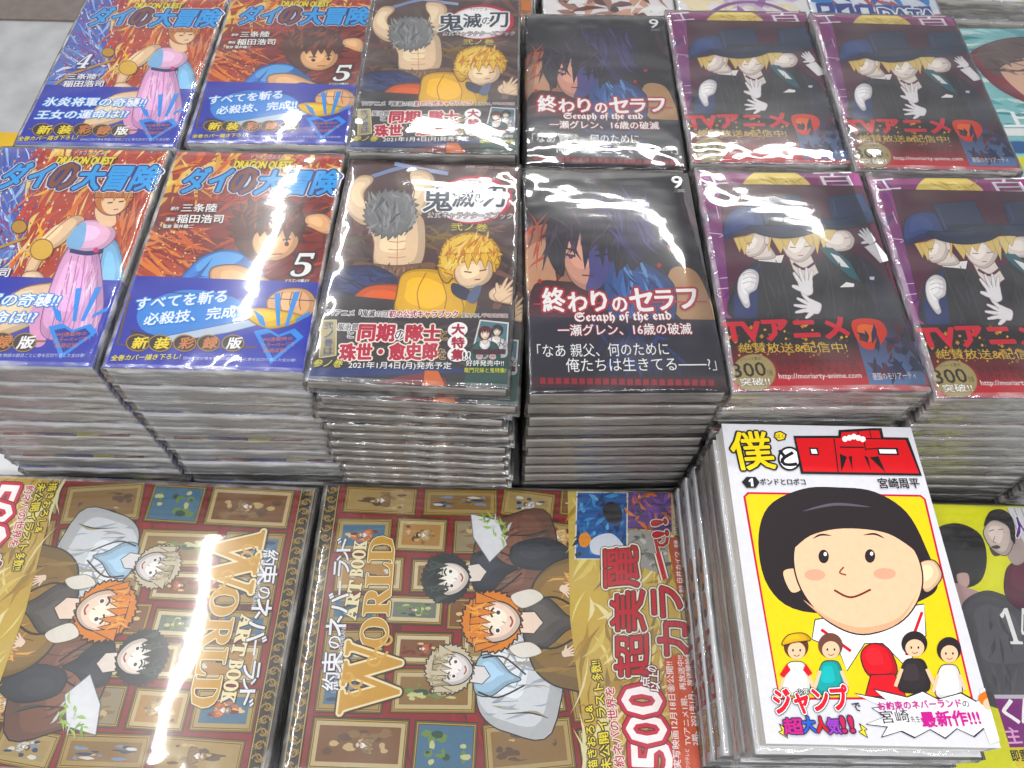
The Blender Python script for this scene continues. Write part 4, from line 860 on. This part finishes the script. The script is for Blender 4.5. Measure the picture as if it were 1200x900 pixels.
def art_yellow():
    A = Art(113, 174, [(1034, 589), (1225, 593), (1343, 924), (1113, 919)]); g = lambda x, y: (1040 + x / 2.647, 560 + y / 2.647)
    def B(P, c, ol=None): A.blob([g(*p) for p in P], c, ol, .8)
    A.poly([(0, 0), (113, 0), (113, 174), (0, 174)], '#e4e412', mmc=True)
    A.poly([g(370, 90), g(520, 90), g(560, 300), g(440, 260)], '#d8d8dc')
    for i in range(6): A.line([g(372 + i * 22, 92), g(450 + i * 14, 260)], .8, '#808088')
    B([(170, 300), (130, 230), (150, 160), (220, 140), (290, 175), (310, 250), (290, 320), (230, 340)], '#1c1a1e')
    B([(215, 300), (250, 295), (255, 330), (230, 345)], '#c8a8a4', '#3c3034')
    B([(200, 330), (250, 340), (290, 360), (250, 400), (180, 420)], '#b8989a')
    B([(230, 400), (300, 350), (380, 370), (480, 420), (520, 560), (560, 700), (300, 700), (250, 520)], '#4c4a50', '#242228')
    A.streaks(30, [g(270, 400), g(440, 420), g(480, 660), g(300, 660)], ['#56545a', '#403e44'], 30, 5, 80, 2, .3)
    B([(368, 290), (400, 255), (450, 240), (520, 260), (560, 420), (440, 420), (370, 370)], '#5c2038', '#2c1018')
    A.line([g(318, 178), g(334, 176)], .9, '#241c20'); B([(318, 212), (345, 206), (366, 214), (352, 238), (330, 240)], '#4c4040')
    B([(380, 200), (420, 190), (430, 250), (400, 270), (375, 245)], '#b0a09c')
    B([(300, 160), (330, 130), (385, 150), (392, 200), (370, 240), (330, 225), (305, 190)], '#cfc2bc', '#2c2428')
    B([(300, 150), (318, 105), (360, 98), (392, 130), (398, 200), (385, 190), (375, 150), (330, 130)], '#242024')
    A.line([g(315, 165), g(332, 160)], .8, '#241c20'); A.line([g(345, 160), g(360, 158)], .8, '#241c20'); B([(322, 214), (340, 208), (352, 214), (340, 220)], '#4c4040'); A.line([g(335, 180), g(328, 198), g(338, 200)], .7, '#6c5c58')
    A.part('band_art')
    A.poly([g(330, 672), g(620, 672), g(640, 830), g(380, 836)], '#7c1c78'); A.poly([g(380, 836), g(640, 830), g(660, 940), g(420, 940)], '#e0d020')
    A.poly([g(330, 672), g(620, 672), g(622, 684), g(334, 684)], '#c8c4d0')
    A.part('title_lettering')
    A.text('𝟏𝟒', g(378, 515), g(478, 515), 112 / 2.647, [(0, '#f4f4f4')])
    A.text('人', g(402, 185), g(450, 185), 24, [(.05, '#ffffff'), (.02, '#5c2c8c')])
    A.part('band_lettering')
    A.text('く', g(370, 762), g(412, 760), 28, [(.03, '#ffffff')]); A.text('ん', g(420, 760), g(480, 760), 28, [(.03, '#ffffff')]); A.text('主', g(376, 824), g(420, 822), 19, [(.02, '#e8b0e0')])
    A.text('即重版', g(390, 880), g(470, 878), 14, [(.02, '#241c10')])
    return A

def art_teal():
    A = Art(113, 174)
    A.poly([(0, 0), (113, 0), (113, 174), (0, 174)], '#8cc8cc', mmc=True)
    A.streaks(90, [(0, 0), (113, 0), (113, 174), (0, 174)], ['#d8ecec', '#5cacb4', '#3c94a0', '#a8dcdc', '#eef4f0'], 34, 6, 5, 1, .2)
    A.blob([(10, 30), (50, 12), (100, 20), (110, 80), (100, 130), (60, 110), (20, 80), (8, 50)], '#8c3444', '#5c1c2c', 1)
    A.blob([(14, 30), (50, 13), (96, 20), (108, 60), (80, 50), (40, 55), (20, 60)], '#6c5454')
    A.blob([(26, 50), (60, 38), (92, 60), (92, 100), (60, 108), (34, 84)], '#e8c0a8')
    A.streaks(40, [(14, 30), (96, 20), (104, 60), (30, 64)], ['#7c6460', '#544044', '#94787c'], 34, 4, 25, 2, .4)
    A.line([(40, 66), (52, 70)], 1.2, '#3c2c34'); A.line([(66, 72), (80, 76)], 1.2, '#3c2c34')
    A.poly([(0, 120), (60, 120), (60, 128), (0, 128)], '#f0f0f0'); A.part('title_lettering')
    A.text('上', (6, 118), (30, 118), 16, [(.03, '#ffffff')]); A.poly([(4, 150), (50, 150), (50, 170), (4, 170)], '#e4e030'); A.poly([(4, 134), (60, 134), (60, 146), (4, 146)], '#2c64a0')
    return A

def art_back(kind):
    A = Art(113, 174); R = random.Random(kind)
    base, cols = [('#ece8ea', ['#d8a890', '#6c3434', '#f0f0f0', '#a87c6c', '#3c2c34']), ('#f0ecee', ['#e8d8a0', '#a86cb0', '#f4e8c8', '#d8c0dc']), ('#e4eaf4', ['#2c5cb0', '#3c8cd0', '#e8f0fa', '#c04c5c']), ('#d08038', ['#c87030', '#e09848', '#a85c28']), ('#c82c34', ['#e8c83c', '#2c4cb8', '#e05048', '#f0ece8'])][kind]
    A.poly([(0, 0), (113, 0), (113, 174), (0, 174)], base, mmc=True)
    A.streaks(80, [(8, 70), (105, 70), (105, 168), (8, 168)], cols, 36, 9, 30, kind + 4, .9)
    if kind == 2:
        for i in range(6):
            x = 6 + i * 17; A.poly([(x, 146), (x + 15, 144), (x + 16, 170), (x, 170)], '#1c3c94', step=.001)
            A.poly([(x + 4, 150 + i % 2 * 6), (x + 11, 150), (x + 11, 156 + i % 3 * 3), (x + 4, 158)], '#e8f0fa', step=.001)
        A.text('DATA', (60, 168), (108, 168), 18, [(.09, '#ffffff'), (.03, '#1c3c94')])
    if kind == 1: A.line([(20, 170), (40, 152), (62, 146), (84, 152), (104, 170)], 4, '#8c5c9c', True)
    return A

def art_spine():
    A = Art(14, 174)      # narrow print on the spine of the white comedy volumes
    A.poly([(0, 0), (14, 0), (14, 174), (0, 174)], '#ececf0', mmc=True)
    A.cur = 'spine_print'
    A.text('1', (5.4, 168), (8.6, 168), 5, [(0, '#141014')])
    A.vtext('宮崎周平', (7, 128), (7, 158), 5, [(0, '#241c20')])
    for y, c in ((100, '#e8b48c'), (84, '#d89c78'), (112, '#c88460')): A.ell(6, y, 5.5, 7, c, ol='#241c20', ow=.6); A.ell(7, y - 5, 4, 2.6, '#3c3438')
    A.vtext('僕と', (7, 5), (7, 28), 9, [(.06, '#141014'), (.02, '#e8c81c')]); A.vtext('ロボコ', (7, 30), (7, 70), 11, [(.05, '#141014'), (.03, '#c81824')])
    A.parts['spine_print'] = tuple(A.parts['spine_print']); base = A.parts.pop('cover_art')
    V, F, K = base; b = len(V); V2, F2, K2 = A.parts['spine_print']
    A.parts['spine_print'] = (V + V2, F + [tuple(i + b for i in f) for f in F2], K + K2)
    return A
# ---------------------------------------------------------------- book builders (metres)
def cover_shell(W, H, T, th=.0006, y0=None, y1=None, grow=0.):
    """front board, rounded spine on the right and back board as one folded sheet"""
    y0 = -H / 2 if y0 is None else y0; y1 = H / 2 if y1 is None else y1
    x0, x1 = -W / 2, W / 2 + grow; z1 = T + grow; z0 = -grow + .0001
    r = .0016 + grow
    out = [(x0, z1)] + [(x1 - r + r * math.sin(a), z1 - r + r * math.cos(a)) for a in (0, .5, 1.05, 1.57)] + \
          [(x1 - r + r * math.cos(a), z0 + r - r * math.sin(a)) for a in (0, .5, 1.05, 1.57)] + [(x0, z0)]
    inn = [(x0, z1 - th)] + [(x1 - r + (r - th) * math.sin(a), z1 - r + (r - th) * math.cos(a)) for a in (0, .5, 1.05, 1.57)] + \
          [(x1 - r + (r - th) * math.cos(a), z0 + r - (r - th) * math.sin(a)) for a in (0, .5, 1.05, 1.57)] + [(x0, z0 + th)]
    n = len(out); prof = out + inn[::-1]; m = len(prof)
    vs = [(x, y0, z) for x, z in prof] + [(x, y1, z) for x, z in prof]
    fs = [(i, i + m, (i + 1) % m + m, (i + 1) % m) for i in range(m)]
    for i in range(n - 1):
        fs.append((i, i + 1, m - 2 - i, m - 1 - i)); fs.append((m + i, m + m - 1 - i, m + m - 2 - i, m + i + 1))
    return from_data('cover', vs, fs)
def page_block(W, H, T, seed=0):
    R = random.Random(seed); th = .0007; nx, nz = 10, 7
    vs = []; fs = []; x0, x1, y0, y1, z0, z1 = -W / 2 + .0006, W / 2 - .0012, -H / 2 + .0005, H / 2 - .0005, th, T - th
    rings = []
    for k in range(nz + 1):
        z = z0 + (z1 - z0) * k / nz; ring = []
        for x, y in [(x0 + (x1 - x0) * i / nx, y0) for i in range(nx)] + [(x1, y0), (x1, y1)] + [(x0, y1), (x0, 0)]:
            j = R.uniform(-.00025, .00025)
            ring.append(len(vs)); vs.append((x + (j if x == x0 else 0), y + (j if y == y0 else 0), z))
        rings.append(ring)
    m = len(rings[0])
    for a, b in zip(rings, rings[1:]):
        for i in range(m): fs.append((a[i], a[(i + 1) % m], b[(i + 1) % m], b[i]))
    fs.append(tuple(rings[0][::-1])); fs.append(tuple(rings[-1]))
    return from_data('page_block', vs, fs)
def wrap_mesh(W, H, T, top, dome=.0, seed=0, nx=34, ny=46, tilt=None, sag=1., edge=.012, under=.0004, taper=0., crk=0.):
    """closed film bag: smooth top panel, crinkled sides that sag inwards"""
    off = Vector((seed * 3.1, seed * 1.7, 0)); vs = []; fs = []; mi = []
    xa, ya = W / 2 + .0012, H / 2 + .0012; r = .003
    nzr = 7; idx = {}
    def add(co): vs.append(co); return len(vs) - 1
    def topz(x, y):
        u, v = x / xa, y / ya
        e = max(0, 1 - abs(u)) ; g = max(0, 1 - abs(v))
        d = (1 - u ** 4) * (1 - v ** 4)
        z = top + dome * d + ((tilt(x, y) + .002) if tilt else 0)
        p = Vector((x, y, 0))
        z += .00028 * noise.noise(p * 22 + off) + .00004 * noise.noise(Vector((x * 50, y * 190, 4)) + off)
        em = math.exp(-e * xa / edge) + math.exp(-g * ya / edge)
        z += .0003 * em * noise.noise(Vector((x * 110, y * 110, 2)) + off)
        return z
    grid = []
    fr = lambda i, n: (lambda t: math.copysign(abs(t) ** .8, t))(2 * i / n - 1)
    for j in range(ny + 1):
        row = []
        for i in range(nx + 1):
            x, y = fr(i, nx) * xa, fr(j, ny) * ya; z = topz(x, y)
            dx, dy = xa - abs(x), ya - abs(y); ed = min(dx, dy)
            if ed < r: z -= (r - math.sqrt(max(0, r * r - (r - ed) ** 2))) * .3
            row.append(add((x, y, z)))
        grid.append(row)
    for j in range(ny):
        for i in range(nx):
            fs.append((grid[j][i], grid[j][i + 1], grid[j + 1][i + 1], grid[j + 1][i]))
            x, y = vs[grid[j][i]][0], vs[grid[j][i]][1]
            mi.append(1 if (xa - abs(x) < .003 or ya - abs(y) < .003) else 0)
    loop = [grid[0][i] for i in range(nx + 1)] + [grid[j][nx] for j in range(1, ny + 1)] + [grid[ny][i] for i in range(nx - 1, -1, -1)] + [grid[j][0] for j in range(ny - 1, 0, -1)]
    prev = loop; n = len(loop)
    for k in range(1, nzr + 1):
        t = k / nzr; cur = []
        for q in loop:
            x, y, z = vs[q]
            zz = z * (1 - t) + (-under) * t
            nxv = 1 if abs(abs(x) - xa) < 1e-6 else 0; nyv = 1 if abs(abs(y) - ya) < 1e-6 else 0
            p = Vector((x * 60, y * 60, zz * 260)) + off
            d = (.0008 + (.0009 + crk) * nyv) * noise.noise(p) + (.0005 + .0004 * nyv) * noise.noise(p * 3) - .0003 * math.sin(math.pi * t) * sag
            d = max(d, -.0007) + (.0004 if k < nzr else 0) - taper * max(0, t - .7) * 3
            cur.append(add((x + math.copysign(d, x) * nxv, y + math.copysign(d, y) * nyv, zz)))
        for i in range(n): fs.append((prev[i], cur[i], cur[(i + 1) % n], prev[(i + 1) % n])); mi.append(1)
        prev = cur
    fs.append(tuple(prev)); mi.append(1)
    return from_data('plastic_wrap', vs, fs, mi, True)

KIND = dict(  # paper of cover, paper of band, band height in mm
    volume5=('white', 'blue', 64), volume4=('white', 'blue', 62), fanbook=('dark', 'dark', 52), crimson=('dark', 'dark', 48), hats=('violet', 'red', 60),
    comedy=('white', None, 0), gallery=('dark', None, 0), yellow=('yellow', 'violet', 46), teal=('teal', None, 0), back0=('cream', None, 0), back1=('white', None, 0), back2=('white', None, 0), back3=('brown', None, 0), back4=('red', None, 0))
ARTS = dict(volume5=art_volume5, volume4=art_volume4, fanbook=art_fanbook, crimson=art_crimson, hats=art_hats, comedy=art_comedy, gallery=art_gallery,
            yellow=art_yellow, teal=art_teal, back0=lambda: art_back(0), back1=lambda: art_back(1), back2=lambda: art_back(2), back3=lambda: art_back(3), back4=lambda: art_back(4))
_art = {}; _shape = {}
EDGE = dict(volume4=FILM_MILKY, volume5=FILM_MILKY, fanbook=FILM_SLACK, comedy=FILM_CLEAR, crimson=FILM_CLEAR, yellow=FILM_CLEAR)
SP = None
def make_book(kind, name, cat, label, group, T, wrap=True, dome=0, seed=0, tilt=None, letters=True, full=True, spine=False, film=None):
    """one book: cover (> printed art, lettering), page block, paper band (> art, lettering) and its own film wrap"""
    global SP
    W, H = (.2575, .182) if kind == 'gallery' else (.113, .174)
    if kind not in _art: a = ARTS[kind](); _art[kind] = (a, a.meshes())
    a, am = _art[kind]; cp, bp, bh = KIND[kind]
    r = bpy.data.objects.new(name, None); C.objects.link(r); r.empty_display_size = .02
    r['label'] = label; r['category'] = cat
    if group: r['group'] = group
    key = (kind, round(T, 5))
    if key not in _shape:
        cv = cover_shell(W, H, T); cv.materials.append(PAPER[cp])
        pb = page_block(W, H, T, len(_shape)); pb.materials.append(PAGES_PALE if kind in ('volume4', 'volume5') else PAGES)
        bd = None
        if bp: bd = cover_shell(W, H, T, .00012, -H / 2 + .0002, -H / 2 + bh / 1000, .00016); bd.materials.append(PAPER[bp])
        ww = wrap_mesh(W, H, T, T + (.0011 if kind == 'fanbook' else .0006), 0, len(_shape), 22, 30, taper=.0012 if kind == 'fanbook' else 0, crk=.0016 if kind == 'fanbook' else 0); ww.materials.append(FILM); ww.materials.append(EDGE.get(kind, FILM_EDGE))
        _shape[key] = (cv, pb, bd, ww)
    cv, pb, bd, ww = _shape[key]
    def ch(nm, me, par, z=0):
        o = bpy.data.objects.new(nm, me); C.objects.link(o); o.parent = par; o.location.z = z; return o
    c = ch('cover', cv, r); ch('page_block', pb, r)
    b = ch('paper_band', bd, r) if bd else None
    if full or kind == 'fanbook':
        for nm, me in am.items():
            if 'lettering' in nm and not letters: continue
            par = b if (nm.startswith('band') and b) else c
            ch(nm, me, par, T + (.0002 if b else .00003))
    if spine:
        if SP is None: SP = art_spine().meshes()['spine_print']
        s = ch('spine_print', SP, c); s.rotation_euler = (0, math.pi / 2, 0)
        s.location = (W / 2 + .00005, 0, T / 2); s.scale = (T * 1000 / 14 * .86, 1, 1)
    if wrap:
        if full:
            wm = wrap_mesh(W, H, T, T + a.z / 1000 + .0006, dome, seed, 60, 84, tilt); wm.materials.append(FILM); wm.materials.append(EDGE.get(kind, FILM_EDGE))
        else: wm = ww
        ch('plastic_wrap', wm, r)
    return r
ORD = ['topmost', 'second', 'third', 'fourth', 'fifth', 'sixth', 'seventh', 'eighth', 'ninth', 'tenth', 'eleventh', 'twelfth', 'thirteenth', 'fourteenth', 'fifteenth', 'sixteenth']
TABLE = TZ - .56
RJ = random.Random(3)
def stack(kind, x, y, ztop, n, yaw, desc, top_label, group, dome=.0012, tilt=None, seed=1, name='manga_book', base=None, drift=(0, 0), shift=None, wraps=True):
    """a vertical pile of single wrapped books standing on the table"""
    base = TABLE if base is None else base
    top = TZ + ztop; p = (top - base) / n; T = p - {'fanbook': .0026, 'crimson': .0013}.get(kind, .0009)
    for k in range(n):                                   # k = 0 is the top book
        full = k == 0
        lab = top_label if k == 0 else '%s in the pile of %s' % (ORD[k], desc)
        b = make_book(kind, name, 'book', lab, group, T, wrap=wraps if k == 0 else True, dome=dome if full else 0, seed=seed, tilt=tilt, letters=full, full=full or (k == 1 and kind == 'fanbook'))
        if kind in ('volume5', 'volume4') and k in (4, 6, 8) and 'front' in group:
            cv_ = [c for c in b.children if c.name.startswith('cover')][0]; R2 = random.Random(k + seed * 7)
            x0 = -.05 + R2.uniform(0, .02)
            for col, wd_ in (('red', .022), ('blue', .026), ('yellow', .014), ('red', .02)):
                vs = [(x0, -.0882, -.0001), (x0 + wd_, -.0882, -.0001), (x0 + wd_, -.086, -.0001), (x0, -.086, -.0001)] + [(x0, -.0882, .0012), (x0 + wd_, -.0882, .0012), (x0 + wd_, -.086, .0012), (x0, -.086, .0012)]
                fl_ = from_data('jacket_flap', vs, [(0, 3, 2, 1), (4, 5, 6, 7), (0, 1, 5, 4), (1, 2, 6, 5), (2, 3, 7, 6), (3, 0, 4, 7)])
                link('jacket_flap', fl_, cv_, [PAPER[col]]); x0 += wd_ + .0005
        j = 0 if k == 0 else 1
        dx, dy, da = RJ.uniform(-.0012, .0012) * j, RJ.uniform(-.0012, .0012) * j, RJ.uniform(-.7, .7) * j
        if shift and k in shift: dx, dy, da = shift[k]
        b.location = (x + dx + drift[0] * k, y + dy + drift[1] * k, top - (k + 1) * p + .0003)
        b.rotation_euler.z = math.radians(yaw + da)

# ---------------------------------------------------------------- the place: floor, tables
def box(name, x0, x1, y0, y1, z0, z1, m, parent=None, bev=0):
    vs = [(x, y, z) for z in (z0, z1) for y in (y0, y1) for x in (x0, x1)]
    fs = [(0, 2, 3, 1), (4, 5, 7, 6), (0, 1, 5, 4), (2, 6, 7, 3), (0, 4, 6, 2), (1, 3, 7, 5)]
    me = from_data(name, vs, fs); o = link(name, me, parent, [m])
    if bev:
        md = o.modifiers.new('bevel', 'BEVEL'); md.width = bev; md.segments = 2
    return o
floor_m = plain('floor_vinyl', '#aeaeb0', rough=.35, var=.14, scale=14)
o = box('floor', -6, 6, -4, 8, -.05, 0, floor_m); o['kind'] = 'structure'
o = box('floor_stripe', -2.6, -1.16, 1.37, 1.485, 0, .004, plain('yellow_tape', '#d8b02c', rough=.4, var=.06, scale=20)); o['kind'] = 'structure'
o = box('floor_brown_area', -3.5, -.3, 1.93, 3.6, 0, .006, plain('brown_floor', '#7c716c', rough=.7, var=.12, scale=30)); o['kind'] = 'structure'  # thin brown sheet over the far left part of the floor
def table(name, label, x0, x1, y0, y1, top, m):
    t = bpy.data.objects.new(name, None); C.objects.link(t); t.location = ((x0 + x1) / 2, (y0 + y1) / 2, 0)
    t['label'] = label; t['category'] = 'display table'
    cx, cy = (x0 + x1) / 2, (y0 + y1) / 2
    box('table_top', x0 - cx, x1 - cx, y0 - cy, y1 - cy, top - .03, top, m, t, .002)
    for sx in (x0 + .05, x1 - .05):
        for sy in (y0 + .05, y1 - .05): box('leg', sx - cx - .02, sx - cx + .02, sy - cy - .02, sy - cy + .02, 0, top - .03, m, t)
white_lam = plain('white_laminate', '#c4c4c8', rough=.4, var=.03)
table('display_table', 'white laminate display table under the wrapped book piles', -.44, .95, -.12, .93, TABLE, white_lam)

# ---------------------------------------------------------------- the piles of books
def dome_tilt(ax, ay, ex=4, ey=4):
    return lambda x, y: ax * x + ay * y
TW = lambda x, y: -.35 * x * y - .004 * math.exp((x - .0565) / .012)
G1 = 'wrapped comic volumes piled in the front row'; G2 = 'wrapped comic volumes piled in the rear row'
stack('volume4', -.294, .316, -.373, 11, 0, 'blue banded volume four comics at the left end, front row', 'blue banded comic with pink gowned figure, topmost of front row left pile', G1, seed=1)
stack('volume5', -.1745, .3158, -.3727, 11, 0, 'blue banded volume five comics in the front row', 'blue banded comic numbered 5 with figure in blue tunic, front row', G1, seed=2)
stack('fanbook', -.0569, .308, -.3687, 16, -1.2, 'dark brown banded character books in the front row', 'dark brown book with yellow cloaked figure, topmost of its front row pile', G1, seed=3,
      shift={1: (.0065, -.0035, -.6)})
stack('crimson', .0634, .311, -.3781, 13, 2, 'black volume nine comics in the front row', 'black comic numbered 9 with white and red title, front row', G1, seed=4, drift=(0, .0002), tilt=TW)
stack('hats', .1803, .3146, -.3781, 12, 1.5, 'purple comics behind the white comic', 'purple comic with band of hatted figures, front row, behind the white comic', G1, seed=5, shift={1: (-.004, -.001, .5), 2: (-.003, .001, 0)}, tilt=TW)
stack('hats', .2965, .313, -.378, 12, 1.0, 'purple comics at the right edge of the front row', 'purple comic with band of hatted figures, front row, cut by right edge', G1, seed=6, tilt=TW)
stack('hats', .4125, .312, -.379, 12, .6, 'purple comics just beyond the right edge, front row', 'purple comic just beyond the right edge of the photo, front row', G1, seed=15)
stack('volume4', -.2974, .5058, -.3846, 11, .3, 'blue banded volume four comics at the left end, rear row', 'blue banded comic numbered 4 with pink gowned figure, rear row beside bare floor', G2, seed=7)
stack('volume5', -.1774, .5088, -.3819, 11, .8, 'blue banded volume five comics in the rear row', 'blue banded comic numbered 5 with figure in blue tunic, rear row', G2, seed=8)
stack('fanbook', -.0575, .4853, -.3627, 16, .4, 'dark brown banded character books in the rear row', 'dark brown book with yellow cloaked figure, topmost of its rear row pile', G2, seed=9)
stack('crimson', .0609, .4979, -.3859, 13, .6, 'black volume nine comics in the rear row', 'black comic numbered 9 with white and red title, rear row', G2, seed=10)
stack('hats', .1773, .5031, -.3834, 12, 1.2, 'purple comics in the rear row beside the black ones', 'purple comic with band of hatted figures, rear row, beside the black comic', G2, seed=11)
stack('hats', .2903, .4942, -.3774, 12, .1, 'purple comics in the rear row beside the teal one', 'purple comic with band of hatted figures, rear row, beside the teal comic', G2, seed=12)
stack('teal', .4125, .503, -.392, 11, 2, 'teal comics at the right edge of the rear row', 'teal comic with auburn haired head at the upper right edge', G2, seed=13)
# white comedy volumes: top four lie with their page side to the left, the rest are turned round and show their spines
top = TZ - .4061; p = (top - TABLE) / 10; T = p - .0009
for k in range(10):
    lab = 'white unwrapped comic with red and yellow title and round smiling face' if k == 0 else '%s in the pile of white comics beside the art book' % ORD[k]
    b = make_book('comedy', 'manga_book', 'book', lab, 'white comics in the near pile', T, wrap=k > 0, letters=k == 0, full=k == 0, spine=k >= 4)
    dx, dy, da = [(0, 0, 0), (-.0015, -.0028, .3), (-.002, -.001, -.2), (-.001, -.0035, .4), (-.0045, 0, -.6), (-.007, -.001, -.3), (-.0085, -.0015, .3), (-.012, -.004, .8), (-.010, -.002, 0), (-.009, 0, .4)][k]
    b.location = (.1822 + dx, .1337 + dy, top - (k + 1) * p + .0003); b.rotation_euler.z = math.radians(.2 + da + (180 if k >= 4 else 0))
# the yellow volume
stack('yellow', .315, .125, -.50, 4, 0, 'yellow comics at the lower right edge', 'yellow comic numbered 14 with man in grey seen from behind, lower right edge', 'yellow comics beside the white pile', seed=14)
# two piles of wide art books lying sideways
for (x, y, z, yaw, what) in ((-.0015, .128, -.508, 0, 'gold lettered art book beside the white comics'), (-.266, .126, -.505, 178.9, 'gold lettered art book turned round at lower left')):
    top = TZ + z; n = 3; p = (top - TABLE) / n
    for k in range(n):
        b = make_book('gallery', 'art_book', 'book', what if k == 0 else '%s in the pile of the %s' % (ORD[k], what), 'wrapped art books lying sideways', p - .0009, dome=.002 if k == 0 else 0, seed=20 + int(yaw), letters=k == 0, full=k == 0)
        b.location = (x + (RJ.uniform(-.001, .001) if k else 0), y, top - (k + 1) * p + .0003); b.rotation_euler.z = math.radians(yaw + (RJ.uniform(-.4, .4) if k else 0))
# row beyond, of which only the near edges show
G3 = 'comics on the far side of the table'
for i, (k, x, y, z, lab, desc) in enumerate((
        ('back3', -.047, .694, -.405, 'orange brown comic peeping out behind the dark brown one', 'orange comics at the far side'),
        ('back0', .075, .696, -.405, 'pale comic with brown and pink picture behind the black comic', 'pale comics behind the black one'),
        ('back1', .192, .693, -.402, 'white comic with purple arc behind the purple comic', 'white comics behind the first purple one'),
        ('back2', .309, .697, -.405, 'white comic with blue block lettering at the top edge', 'white comics with blue lettering'),
        ('back1', .432, .752, -.415, 'comic whose grey page edges show beyond the teal comic', 'comics with grey page edges beyond the teal one'),
        ('back4', .552, .716, -.385, 'red and blue comic in the upper right corner', 'red comics in the upper right corner'))):
    stack(k, x, y, z, 8, RJ.uniform(-1.5, 1.5), desc, lab, G3, seed=30 + i, dome=.0005, base=TABLE)
